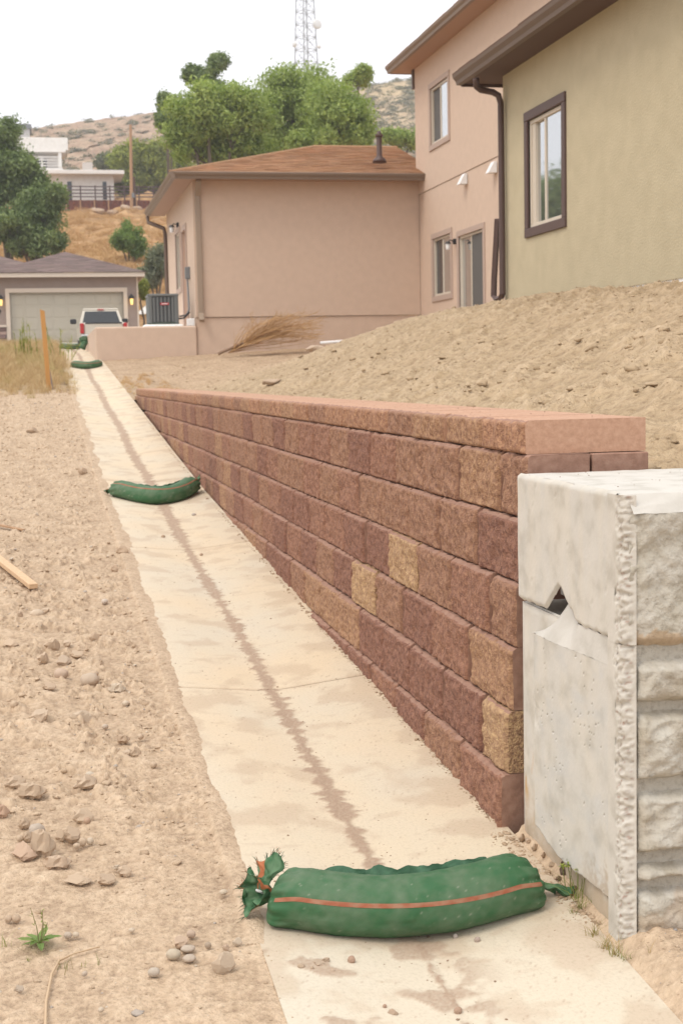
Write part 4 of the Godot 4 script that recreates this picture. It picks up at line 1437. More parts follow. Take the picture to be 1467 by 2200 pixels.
	for j in 9:
		var a := 3.3 + j * 1.42
		part(rw, "post", bx(Vector3(a, 17.8, F + 0.27), Vector3(a + 0.13, 19.95, F + 0.4)), M.old_wood)
	# stone slabs on the terrace under it
	rng.seed = 220
	for q in [[205, 463, 40], [240, 461, 26], [268, 459, 22], [293, 460, 26], [318, 461, 22], [175, 487, 34], [165, 466, 30], [325, 480, 20]]:
		var p := onz(q[0], q[1], -148.0)
		var w: float = q[2] * 148.0 / 3055.0
		terrain(p.x, 146.0)
		solo("stone_slab", lump(400 + int(q[0]), Vector3(w, 0.75, 1.2), 0.3, 8, 0.9), M.ledge, "pale flat stone slab lying below the rust wall", "rock", Vector3(p.x, _y - 0.05, -146.0), "stone slabs below the rust wall")
	# utility pole
	var up2 := thing("utility_pole", "bare wooden utility pole in front of the rust wall", "pole", Vector3(9.8, 18.0, -147.0))
	var p0 := onz(283, 470, -147.0)
	var p1 := onz(281, 268, -147.0)
	var mb := MB.new()
	mb.tube([p0 - Vector3(0, 1, 0), p1], [0.19, 0.13], 10)
	part(up2, "shaft", mb.mesh(true), M.old_wood)
	var m2 := MB.new()
	m2.tube([p0 + Vector3(0.42, -1.0, -0.3), p0 + Vector3(0.40, 4.2, -0.3)], [0.14, 0.13], 8)
	part(up2, "brace_post", m2.mesh(true), mat("dark_wood", L(0.10, 0.055, 0.035), 0.9))
	var m3 := MB.new()
	m3.box(p1 + Vector3(0, -7.0, 0.25), Vector3(0.28, 0.5, 0.12), 0.02)
	part(up2, "meter_box", m3.mesh(), M.grey_metal)
	# pale shed past the garage
	var sh := thing("shed", "low pale shed with a white metal roof past the garage corner", "shed", Vector3(5.6, 3.6, -76.0))
	var q0 := onz(300, 690, -76.0)
	var q1 := onz(332, 655, -76.0)
	part(sh, "wall_face", bx(Vector3(q0.x, q0.y - 1.5, -79.0), Vector3(q0.x + 3.0, q0.y + 0.35, -76.0)), M.trim_cream)
	var rm := MB.new()
	rm.quad(Vector3(q0.x - 0.2, q0.y + 0.35, -75.7), Vector3(q0.x + 3.2, q0.y + 0.35, -75.7), Vector3(q0.x + 3.2, q0.y + 1.0, -77.5), Vector3(q0.x + 0.6, q0.y + 1.0, -77.5))
	rm.quad(Vector3(q0.x - 0.2, q0.y + 0.35, -79.3), Vector3(q0.x - 0.2, q0.y + 0.35, -75.7), Vector3(q0.x + 0.6, q0.y + 1.0, -77.5), Vector3(q0.x + 0.6, q0.y + 1.0, -77.51))
	part(sh, "roof", rm.mesh(), M.roof_white)

func tower() -> void:
	var Z := -360.0
	var b := onz(658, 140, Z)
	var t := thing("lattice_mast", "tall lattice communications mast on the ridge above the trees", "mast", Vector3(b.x, 56.0, Z))
	var y0 := 55.0
	var y1 := 118.0
	var half := func(y: float) -> float: return lerpf(3.9, 1.3, (y - y0) / (y1 - y0))
	var m := mat("mast_steel", L(0.36, 0.37, 0.39), 0.6, 0.2)
	var ang := [0.35, 0.35 + TAU / 4, 0.35 + TAU / 2, 0.35 + TAU * 0.75]
	var at := func(k: int, y: float) -> Vector3:
		return Vector3(b.x + cos(ang[k % 4]) * float(half.call(y)), y, Z + sin(ang[k % 4]) * float(half.call(y)))
	for k in 4:
		var mb := MB.new()
		mb.tube([at.call(k, y0), at.call(k, y1)], [0.20, 0.14], 6)
		part(t, "leg", mb.mesh(), m)
	var y := y0
	while y < y1 - 3.0:
		var br := MB.new()
		for k in 4:
			br.tube([at.call(k, y + 3.1), at.call(k + 1, y + 3.1)], [0.09, 0.09], 4)
			br.tube([at.call(k, y), at.call(k + 1, y + 3.1)], [0.065, 0.065], 4)
			br.tube([at.call(k + 1, y), at.call(k, y + 3.1)], [0.065, 0.065], 4)
		part(t, "brace", br.mesh(), m)
		y += 3.1
	for q in [[680, 52, 1.25, 0.4], [634, 95, 0.75, -1.2], [684, 100, 0.5, 1.0]]:
		var c := onz(q[0], q[1], Z + 2.5)
		var mb := MB.new()
		var d := Vector3(sin(q[3]), 0.0, cos(q[3]))
		mb.tube([c - d * 0.45, c, c + d * 0.5, c + d * 0.62], [q[2] * 0.35, q[2] * 0.98, q[2], q[2] * 0.6], 20)
		part(t, "dish", mb.mesh(true), M.white_plastic)

# ---------------------------------------------------------------- the retaining wall
# one block: split face towards -x, length along z, its near end at z = 0; origin at the foot of the face
func block_mesh(sd: int, len_: float, h: float, depth: float, nu: int, nv: int, cap := false, chipped := 0.0) -> ArrayMesh:
	var n1 := fn(sd, 7.0, 4)
	var n2 := fn(sd + 1, 32.0, 2)
	var cell := fn(sd + 2, 26.0, 1, FastNoiseLite.TYPE_CELLULAR)
	cell.cellular_return_type = FastNoiseLite.RETURN_DISTANCE2_SUB
	var mb := MB.new()
	var edge := 0.022
	var f := func(u: float, v: float) -> Vector3:
		# denser samples at the rims
		var z := u * len_
		var y := v * h
		# smooth chamfers along the top and the near upright edge, sharper rims elsewhere
		var nearc := sm(-0.002, 0.006, z + 0.002 * n2.get_noise_2d(1.0, y))
		var farc := sm(0.0, 0.030, len_ - z + 0.006 * n2.get_noise_2d(4.0, y))
		var topc := sm(0.001, 0.013, h - y + 0.004 * n2.get_noise_2d(z, 2.0))
		var botc := sm(0.0, 0.006, y)
		var d := n1.get_noise_2d(z * 1.4, y * 1.4) * 0.012 + n2.get_noise_2d(z, y) * 0.006 + cell.get_noise_2d(z, y) * 0.005
		# some faces carry a shallow false joint
		var fz := absf(z - len_ * 0.52 - 0.004 * n1.get_noise_2d(2.0, y * 3.0))
		var groove := (1.0 - sm(0.0, 0.009, fz)) * (1.0 if sd % 2 == 0 and len_ > 0.3 else 0.0)
		var x := -(0.011 + d) * nearc * farc * topc * botc * (1.0 - 0.8 * groove)
		x += 0.004 * (1.0 - sm(0.0, 0.008, z)) + 0.013 * (1.0 - sm(0.0, 0.036, len_ - z)) + 0.011 * (1.0 - sm(0.0, 0.013, h - y + 0.003 * n2.get_noise_2d(z * 0.6, 6.0))) + 0.003 * (1.0 - botc)
		# rims wander a little, as split stone does
		var yy := y
		if v > 0.97:
			yy -= maxf(0.0, n1.get_noise_2d(z * 2.0 + 5.0, 9.0)) * 0.010 + n2.get_noise_2d(z, 7.0) * 0.0015
		if v < 0.03:
			yy += maxf(0.0, n1.get_noise_2d(z * 2.0 - 5.0, 3.0)) * 0.006
		return Vector3(x, yy, -z)
	var cf := PackedInt32Array()
	var b := mb.v.size()
	for j in nv + 1:
		for i in nu + 1:
			var u := float(i) / nu
			var v := float(j) / nv
			u = u - 0.06 * sin(TAU * u)
			v = v - 0.06 * sin(TAU * v)
			mb.pt(f.call(u, v))
	for j in nv:
		for i in nu:
			var k := b + j * (nu + 1) + i
			# the smooth chamfers along the top and the near edge are a surface of their own
			var cham: bool = mb.v[k].y > h - 0.0105 - 0.004 * n2.get_noise_2d(mb.v[k].z * 0.6, 6.0)
			var to: PackedInt32Array = cf if cham else mb.i
			to.append_array(PackedInt32Array([k, k + 1, k + nu + 2, k, k + nu + 2, k + nu + 1]))
			if cham: cf = to
			else: mb.i = to
	var rough_i := mb.i
	mb.i = rough_i + cf
	var face := mb.mesh(true)
	var fa := face.surface_get_arrays(0)
	face.clear_surfaces()
	fa[Mesh.ARRAY_INDEX] = rough_i
	face.add_surface_from_arrays(Mesh.PRIMITIVE_TRIANGLES, fa)
	fa[Mesh.ARRAY_INDEX] = cf
	face.add_surface_from_arrays(Mesh.PRIMITIVE_TRIANGLES, fa)
	# body behind the face: top, ends, back, bottom
	var bd := MB.new()
	var ce := Vector3(depth * 0.5, h * 0.5, -len_ * 0.5)
	for i in nu:
		var t0 := mb.v[b + nv * (nu + 1) + i]
		var t1 := mb.v[b + nv * (nu + 1) + i + 1]
		bd.outquad(t0, t1, Vector3(depth, h, t1.z), Vector3(depth, h, t0.z), ce)
		var q0 := mb.v[b + i]
		var q1 := mb.v[b + i + 1]
		bd.outquad(q0, q1, Vector3(depth, 0, q1.z), Vector3(depth, 0, q0.z), ce)
	for j in nv:
		var p0 := mb.v[b + j * (nu + 1)]
		var p1 := mb.v[b + (j + 1) * (nu + 1)]
		bd.outquad(p0, p1, Vector3(depth, p1.y, 0), Vector3(depth, p0.y, 0), ce)
		p0 = mb.v[b + j * (nu + 1) + nu]
		p1 = mb.v[b + (j + 1) * (nu + 1) + nu]
		bd.outquad(p0, p1, Vector3(depth, p1.y, -len_), Vector3(depth, p0.y, -len_), ce)
	bd.quad(Vector3(depth, 0, 0), Vector3(depth, 0, -len_), Vector3(depth, h, -len_), Vector3(depth, h, 0))
	var body := bd.mesh(true)
	face.add_surface_from_arrays(Mesh.PRIMITIVE_TRIANGLES, body.surface_get_arrays(0))
	return face

func retaining_wall() -> void:
	var w := thing("retaining_wall", "reddish brown split-face block retaining wall with a smooth cap beside the path", "wall", Vector3(1.367, 0.23, -4.17))
	var L0 := 0.455
	var H := 0.1985
	var near := []
	var far := []
	var halfs := []
	for k in 10:
		near.append(block_mesh(500 + k * 7, L0, H, 0.205, 56, 28))
	for k in 6:
		far.append(block_mesh(600 + k * 7, L0, H, 0.205, 24, 12))
	for k in 3:
		halfs.append(block_mesh(640 + k * 7, 0.255, H, 0.205, 26, 20))
	var caps_n := []
	var caps_f := []
	for k in 6:
		caps_n.append(block_mesh(700 + k * 7, 0.452, 0.105, 0.40, 40, 12, true))
	for k in 4:
		caps_f.append(block_mesh(760 + k * 7, 0.452, 0.105, 0.40, 16, 6, true))
	var tones := [M.block_red, M.block_maroon, M.block_brown, M.block_red, M.block_maroon, M.block_brown]
	rng.seed = 300
	var first := [0.455, 0.245, 0.455, 0.255, 0.455, 0.27]
	for c in 6:
		var z := 4.17
		var y := 0.23 + 0.2 * c
		var n := 0
		while z < 22.3:
			var ln := L0
			var mesh: ArrayMesh
			if n == 0 and c % 2 == 1:
				ln = 0.255
				mesh = halfs[c % 3]
			elif z < 9.5:
				mesh = near[rng.randi() % 10]
			else:
				mesh = far[rng.randi() % 6]
			var tone: Material = tones[rng.randi() % 6]
			if rng.randf() < 0.07:
				tone = M.block_tan
			if z > 9.0 and rng.randf() < 0.3:
				tone = M.block_brown if rng.randf() < 0.6 else M.block_tan
			if (c == 3 and z < 5.7 and z + ln > 5.7) or (c == 2 and z < 6.3 and z + ln > 6.3) or (c == 1 and n == 0):
				tone = M.block_yellow
			elif (c == 1 and z > 6.2 and z < 7.0) or (c == 5 and z > 4.3 and z < 4.6):
				tone = M.block_tan
			if y + 0.2 > yp(z + 0.2) - 0.03:
				var o := MeshInstance3D.new()
				o.name = "block"
				o.mesh = mesh
				o.set_surface_override_material(0, tone)
				o.set_surface_override_material(1, M.block_chamfer)
				o.set_surface_override_material(2, M.block_yellow if tone == M.block_yellow else M.block_chamfer)
				w.add_child(o, true)
				o.position = Vector3(1.367 + 0.0175 * c + rng.randf_range(-0.005, 0.005), y + rng.randf_range(-0.0015, 0.0015), -z - rng.randf_range(0.0, 0.004)) - w.position
				o.rotation.y = deg_to_rad(rng.randf_range(-0.5, 0.5))
			z += ln + rng.randf_range(0.002, 0.009)
			n += 1
	# second row of block behind the top course, seen at the near end past a slot
	for n in 3:
		var bm := MB.new()
		bm.span(Vector3(1.674, 1.232, -4.175 - n * 0.46 - 0.452), Vector3(1.862, 1.4285, -4.175 - n * 0.46), 0.004)
		part(w, "back_block", bm.mesh(), M.block_chamfer)
	var zc := 4.20
	var k := 0
	while zc < 22.4:
		var o := MeshInstance3D.new()
		o.name = "cap_block"
		o.mesh = caps_n[rng.randi() % 6] if zc < 10.0 else caps_f[rng.randi() % 4]
		o.set_surface_override_material(0, M.block_cap if rng.randf() < 0.6 else (M.block_tan if rng.randf() < 0.5 else M.block_brown))
		o.set_surface_override_material(1, M.block_chamfer)
		o.set_surface_override_material(2, M.cap_smooth)
		w.add_child(o, true)
		o.position = Vector3(1.466 + rng.randf_range(-0.006, 0.006), 1.431, -zc) - w.position
		o.rotation.y = deg_to_rad(rng.randf_range(-0.6, 0.6))
		zc += 0.452 + rng.randf_range(0.002, 0.006)
		k += 1

# ---------------------------------------------------------------- cast concrete blocks
func rough_sheet(mb: MB, a: Vector3, ux: Vector3, uy: Vector3, out: Vector3, nu: int, nv: int, f: Callable) -> void:
	mb.sheet(nu, nv, func(u: float, v: float) -> Vector3: return a + ux * u + uy * v + out * float(f.call(u, v)))

func concrete_blocks() -> void:
	var grey := Color(0.575, 0.545, 0.50)
	var n1 := fn(801, 5.0, 4)
	var n2 := fn(802, 40.0, 3)
	var xL := 1.398
	var xR := 3.05
	# ---- upper block: smooth cast end with a keyway notch, chamfered top, rough front
	var zb := -4.10
	var zf := -3.31
	var y0 := 1.0
	var y1 := 1.382
	var up := thing("concrete_block", "upper cast concrete block with chamfered top and chipped notch", "block", Vector3(xL, y0, zf), "stacked concrete blocks")
	var mb := MB.new()
	mb.paint(grey)
	# end face with the notch cut out of its lower edge
	var notch := func(z: float) -> float:
		var t := 0.0
		if z > -3.865 and z < -3.745:
			t = (z + 3.865) / 0.12
		elif z >= -3.745 and z < -3.60:
			t = 1.0 - (z + 3.745) / 0.145
		return t * 0.088
	var cols := 90
	var rows := 44
	var ef := func(u: float, v: float) -> Vector3:
		var z := lerpf(zb, zf - 0.030, u)
		var lo: float = y0 + float(notch.call(z)) + 0.006 * n2.get_noise_2d(z * 0.6, 3.0) + 0.004 * n1.get_noise_2d(z * 3.0, 8.0)
		var y := lerpf(lo, y1, v)
		var e := z - zb
		var x := xL + 0.0015 * n1.get_noise_2d(z, y)
		x += 0.006 * pow(1.0 - sm(0.0, 0.02, e), 2.0) + 0.012 * pow(1.0 - sm(0.0, 0.014, y1 - y), 2.0) + 0.010 * pow(1.0 - sm(0.0, 0.012, y - lo), 2.0)
		# a chipped scar and air holes in the face
		var hole := n2.get_noise_2d(z * 1.6 + 40.0, y * 1.6)
		if hole > 0.66:
			x += 0.004
		return Vector3(x, y, z)
	for j in rows + 1:
		for i in cols + 1:
			var u := float(i) / cols
			var v := float(j) / rows
			var p: Vector3 = ef.call(u, v)
			var st := n1.get_noise_2d(p.z * 2.5, p.y * 0.35 + 9.0)
			var k := grey.lerp(Color(0.605, 0.56, 0.495), clampf(0.45 + st, 0, 1))
			mb.paint(k)
			mb.pt(p)
	for j in rows:
		for i in cols:
			var k := j * (cols + 1) + i
			mb.itri(k, k + 1, k + cols + 2)
			mb.itri(k, k + cols + 2, k + cols + 1)
	part(up, "end_face", mb.mesh(true), M.cast_concrete)
	# top, with the front chamfer
	var zt := zf - 0.012
	var tp := MB.new()
	tp.paint(grey)
	rough_sheet(tp, Vector3(xL + 0.010, y1 - 0.002, zt), Vector3(xR - xL - 0.01, 0, 0), Vector3(0, 0, zb - zt), Vector3.UP, 40, 24, func(u: float, v: float) -> float: return 0.003 * n1.get_noise_2d(u * 4.0, v * 2.0) - 0.008 * pow(1.0 - sm(0.0, 0.05, minf(v, 1.0 - v)), 2.0))
	rough_sheet(tp, Vector3(xL + 0.026, y1 - 0.052, zf + 0.028), Vector3(xR - xL - 0.026, 0, 0), Vector3(0, 0.047, zt - zf - 0.028), Vector3(0, 0.6, 0.6), 60, 8, func(u: float, v: float) -> float: return 0.003 * n1.get_noise_2d(u * 9.0, v) + 0.0015 * n2.get_noise_2d(u * 2.0, v * 0.2))
	part(up, "top_face", tp.mesh(true), M.cast_concrete)
	# rough cast front
	var fr := MB.new()
	var fcol := func(x: float, y: float) -> Color:
		var t := n1.get_noise_2d(x * 1.5 + 3.0, y * 1.5)
		return Color(0.52, 0.49, 0.435).lerp(Color(0.44, 0.405, 0.34), clampf(0.4 + 1.2 * t, 0, 1))
	var fx := 0
	var nu := 120
	var nv := 50
	for j in nv + 1:
		for i in nu + 1:
			var x := xL + 0.022 + pow(float(i) / nu, 1.5) * (xR - xL - 0.022)
			var y := lerpf(y0 - 0.012, y1 - 0.052, float(j) / nv)
			var low := 1.0 - sm(0.0, 0.035, y - y0 + 0.012)
			var z := zf + 0.020 + 0.012 * n1.get_noise_2d(x * 1.6, y * 1.6 + 20.0) + 0.006 * n2.get_noise_2d(x * 0.7, y * 0.7) - 0.03 * low * low + 0.008 * sm(0.06, 0.0, y1 - 0.052 - y)
			z -= 0.014 * (1.0 - sm(0.0, 0.05, x - xL - 0.022)) 
			var k: Color = fcol.call(x, y)
			if y < y0 + 0.03 + 0.03 * n1.get_noise_2d(x * 3.0, 1.0):
				k = k.lerp(Color(0.47, 0.31, 0.17), 0.55)
			fr.paint(k)
			fr.pt(Vector3(x, y, z))
	for j in nv:
		for i in nu:
			var k := j * (nu + 1) + i
			fr.itri(k, k + 1, k + nu + 2)
			fr.itri(k, k + nu + 2, k + nu + 1)
	part(up, "front_face", fr.mesh(true), M.rough_concrete)
	broken_edge(up, y0 - 0.002, y1 - 0.006, xL, zf, 811)
	var bk := MB.new()
	bk.paint(grey)
	bk.span(Vector3(xL + 0.02, y0 + 0.09, zb), Vector3(xR, y1 - 0.012, zf - 0.02))
	bk.span(Vector3(xL + 0.14, y0 + 0.004, zb + 0.003), Vector3(xR - 0.003, y0 + 0.09, zf - 0.023))
	part(up, "core", bk.mesh(), M.cast_concrete)

	# ---- lower block: smooth end with a raised key, stacked-stone front
	var b0 := 0.06
	var b1 := 0.992
	var lb := thing("concrete_block", "lower cast concrete block with stacked stone front and raised key", "block", Vector3(xL, 0.2, zf), "stacked concrete blocks")
	var xB := 1.412
	var core := MB.new()
	core.paint(grey)
	core.span(Vector3(xB + 0.004, b0, zb), Vector3(xR, b1 - 0.004, zf - 0.03))
	part(lb, "core", core.mesh(), M.cast_concrete)
	var en := MB.new()
	cols = 60
	rows = 90
	for j in rows + 1:
		for i in cols + 1:
			var z := lerpf(zb + 0.004, zf - 0.012, float(i) / cols)
			var y := lerpf(b0, b1, float(j) / rows)
			var x := xB + 0.0015 * n1.get_noise_2d(z, y + 7.0)
			var e := minf(z - zb, zf - z)
			x += 0.014 * pow(1.0 - sm(0.0, 0.02, e), 2.0) + 0.012 * pow(1.0 - sm(0.0, 0.02, b1 - y), 2.0)
			var k := grey.lerp(Color(0.605, 0.56, 0.495), clampf(0.4 + n1.get_noise_2d(z * 2.0, y * 0.5 + 30.0), 0, 1))
			# soil and rust stains low on the recessed strip
			var soil := sm(0.10, -0.10, y - 0.36 + 0.10 * n1.get_noise_2d(z * 2.0, y * 2.0) + 0.05 * n2.get_noise_2d(z, y))
			k = k.lerp(Color(0.46, 0.34, 0.22), soil * 0.7)
			var rs := sm(0.10, 0.45, n1.get_noise_2d(z * 3.0 + 4.0, y * 0.8 - 6.0)) * sm(0.36, 0.42, y) * sm(0.56, 0.48, y) * sm(-3.93, -3.98, z)
			k = k.lerp(Color(0.50, 0.29, 0.10), rs * 0.8)
			en.paint(k)
			en.pt(Vector3(x, y, z))
	for j in rows:
		for i in cols:
			var k := j * (cols + 1) + i
			en.itri(k, k + 1, k + cols + 2)
			en.itri(k, k + cols + 2, k + cols + 1)
	part(lb, "end_face", en.mesh(true), M.cast_concrete)
	# the raised key: a flat panel, bevelled along its far and lower edge, with a pointed sloping top
	var key := MB.new()
	var xk := 1.374
	var n3 := fn(803, 75.0, 1)
	cols = 150
	rows = 190
	for j in rows + 1:
		for i in cols + 1:
			var u := float(i) / cols
			var v := float(j) / rows
			var z := lerpf(-3.905, zf - 0.031, u)
			var kb := 0.345 - 0.05 * sm(-3.95, -3.6, z) + 0.006 * n1.get_noise_2d(z * 3.0, 2.0)
			var kt := 0.93
			var y := lerpf(kb, kt, v)
			var e := minf(z + 3.905, y - kb)
			var x := lerpf(xB + 0.01, xk, sm(0.0, 0.020, e)) + 0.0012 * n1.get_noise_2d(z + 9.0, y)
			x += 0.0245 * sm(-3.78, -3.42, z) * sm(0.0, 0.020, e)
			# scars: a broken patch on the far edge, pits
			var scar := sm(0.05, 0.0, absf(z + 3.875 + 0.015 * n2.get_noise_2d(z, y))) * sm(0.045, 0.02, absf(y - 0.71 + 0.3 * (z + 3.93)))
			x += 0.004 * scar
			var pit := n3.get_noise_2d(z, y) + 0.25 * n1.get_noise_2d(z, y)
			var k := grey.lerp(Color(0.605, 0.56, 0.495), clampf(0.35 + n1.get_noise_2d(z * 1.5 + 2.0, y * 0.7), 0, 1))
			k = k.lerp(Color(0.53, 0.515, 0.49), clampf(1.4 * n1.get_noise_2d(z * 1.2, y * 1.8 + 50.0), 0, 0.8))
			if pit > 0.92:
				x += 0.006
			var soil := sm(0.07, -0.03, y - 0.335 + 0.07 * n1.get_noise_2d(z * 2.0, 1.0) + 0.06 * n2.get_noise_2d(z, y)) * sm(-3.62, -3.45, z)
			k = k.lerp(Color(0.40, 0.31, 0.22), soil * 0.7)
			key.paint(k)
			key.pt(Vector3(x, y, z))
	for j in rows:
		for i in cols:
			var k := j * (cols + 1) + i
			key.itri(k, k + 1, k + cols + 2)
			key.itri(k, k + cols + 2, k + cols + 1)
	part(lb, "key", key.mesh(true), M.cast_concrete)
	var tip := MB.new()
	tip.paint(grey)
	tip.sheet(60, 14, func(u: float, v: float) -> Vector3:
		var z0 := lerpf(-3.898, -3.335, u)
		var top := 0.985
		if z0 < -3.728:
			top = lerpf(0.932, 1.058, (z0 + 3.898) / 0.17)
		else:
			top = maxf(0.985, lerpf(1.058, 0.97, (z0 + 3.728) / 0.15))
		var lo := Vector3(xk + 0.0245 * sm(-3.78, -3.42, z0), 0.93, z0)
		var hi := Vector3(lerpf(1.436, 1.404, sm(-3.67, -3.61, z0)), maxf(top, 1.002 * sm(-3.67, -3.61, z0)), z0)
		return lo.lerp(hi, v) + Vector3(0.0, 0.003 * n2.get_noise_2d(u, v * 0.3), 0.0))
	part(lb, "key_point", tip.mesh(true), M.cast_concrete)
	broken_edge(lb, 0.16, 0.997, 1.3985, zf - 0.002, 821)
	# stacked stones cast into the front
	var joint := MB.new()
	joint.paint(Color(0.49, 0.455, 0.40))
	rough_sheet(joint, Vector3(xL + 0.03, b0, zf - 0.012), Vector3(xR - xL - 0.03, 0, 0), Vector3(0, b1 - b0, 0), Vector3(0, 0, 1), 60, 50, func(u: float, v: float) -> float: return 0.006 * n1.get_noise_2d(u * 3.0, v * 2.0) + 0.004 * n2.get_noise_2d(u, v))
	part(lb, "joint_face", joint.mesh(true), M.rough_concrete)
	var lay := [[0.842, 0.955], [0.640, 0.824], [0.452, 0.612], [0.378, 0.428], [0.14, 0.364]]
	rng.seed = 330
	var sd := 840
	for ly in lay:
		var x := xL + 0.034
		while x < xR - 0.1:
			var ln := rng.randf_range(0.42, 0.62)
			sd += 3
			var q := fn(sd, 6.0, 4)
			var sh := 0.5 + 0.5 * rng.randf()
			var hx := minf(ln, xR - x)
			var hy: float = ly[1] - ly[0]
			var st := MB.new()
			var su := 44
			var sv := maxi(8, int(hy * 150.0))
			for j in sv + 1:
				for i in su + 1:
					var u := float(i) / su
					var v := float(j) / sv
					var px := x + u * hx + 0.004 * q.get_noise_2d(v * 0.5, 4.0)
					var py: float = ly[0] + v * hy + (0.006 * q.get_noise_2d(u * hx * 2.0, 1.0)) * (1.0 if v > 0.5 else -1.0)
					var e := minf(minf(u, 1.0 - u) * hx, minf(v, 1.0 - v) * hy)
					var b := sm(0.0, 0.022, e)
					var z := zf - 0.018 + (0.046 + 0.018 * q.get_noise_2d(px * 1.2, py * 1.2) + 0.010 * q.get_noise_2d(px * 4.0, py * 4.0)) * b
					var t := q.get_noise_2d(px * 1.3 + 8.0, py * 1.3)
					var k := Color(0.525, 0.495, 0.44).lerp(Color(0.435, 0.39, 0.32), clampf(0.35 + 1.5 * t, 0, 1))
					if py < 0.30 + 0.1 * q.get_noise_2d(px, 2.0):
						k = k.lerp(Color(0.44, 0.34, 0.25), 0.5)
					st.paint(k)
					st.pt(Vector3(px, py, z))
			for j in sv:
				for i in su:
					var k := j * (su + 1) + i
					st.itri(k, k + 1, k + su + 2)
					st.itri(k, k + su + 2, k + su + 1)
			part(lb, "facing_stone", st.mesh(true), M.rough_concrete)
			x += hx + 0.018

# the ragged arris between a smooth end and the rough front, showing aggregate
func broken_edge(parent: Node3D, y0: float, y1: float, x0: float, z0: float, sd: int) -> void:
	var q := fn(sd, 14.0, 5)
	var q2 := fn(sd + 1, 60.0, 2)
	var mb := MB.new()
	var nu := 40
	var nv := int((y1 - y0) / 0.0045)
	for j in nv + 1:
		for i in nu + 1:
			var u := float(i) / nu
			var y := lerpf(y0, y1, float(j) / nv)
			# flush with the end face, then round to the front, carved back where the aggregate has broken out
			var px := x0 - 0.0008
			var pz := lerpf(z0 - 0.075, z0 - 0.016, minf(u / 0.6, 1.0))
			if u > 0.6:
				var w := (u - 0.6) / 0.4 * PI * 0.5
				px = x0 - 0.0008 + 0.040 * pow(1.0 - cos(w), 1.3)
				pz = z0 - 0.016 + 0.030 * sin(w)
			var rim := 0.47 + 0.22 * q.get_noise_2d(21.0, y * 0.8) + 0.10 * q2.get_noise_2d(3.0, y * 0.6)
			var torn := sm(rim, rim + 0.14, u) * (1.0 - sm(0.9, 1.0, u))
			var deep := maxf(0.0, 0.40 + 0.9 * q.get_noise_2d(u * 0.09, y) + 0.6 * q2.get_noise_2d(u * 0.07, y)) * 0.010 * torn
			var p := Vector3(px + deep, y, pz - deep * 0.8 * sm(0.5, 0.8, u))
			var t := q2.get_noise_2d(u * 0.09 + 2.0, y)
			var k := Color(0.575, 0.545, 0.50).lerp(Color(0.605, 0.56, 0.495), 0.45)
			k = k.lerp(Color(0.40, 0.35, 0.31), clampf(t * 1.4 - 0.1, 0, 0.7) * torn)
			if t > 0.55:
				k = k.lerp(Color(0.36, 0.22, 0.17), 0.6 * torn)
			mb.paint(k)
			mb.pt(p)
	for j in nv:
		for i in nu:
			var k := j * (nu + 1) + i
			mb.itri(k, k + 1, k + nu + 2)
			mb.itri(k, k + nu + 2, k + nu + 1)
	part(parent, "broken_edge", mb.mesh(true), M.cast_concrete)

# ---------------------------------------------------------------- gravel bags
var bag_green := Color(0.030, 0.112, 0.040)
var bag_dust := Color(0.125, 0.172, 0.105)

func bag_line(a: Vector3, m: Vector3, b: Vector3, s: float) -> Vector3:   # through a, m, b
	var l0 := 2.0 * (s - 0.5) * (s - 1.0)
	var l1 := -4.0 * s * (s - 1.0)
	var l2 := 2.0 * s * (s - 0.5)
	return a * l0 + m * l1 + b * l2

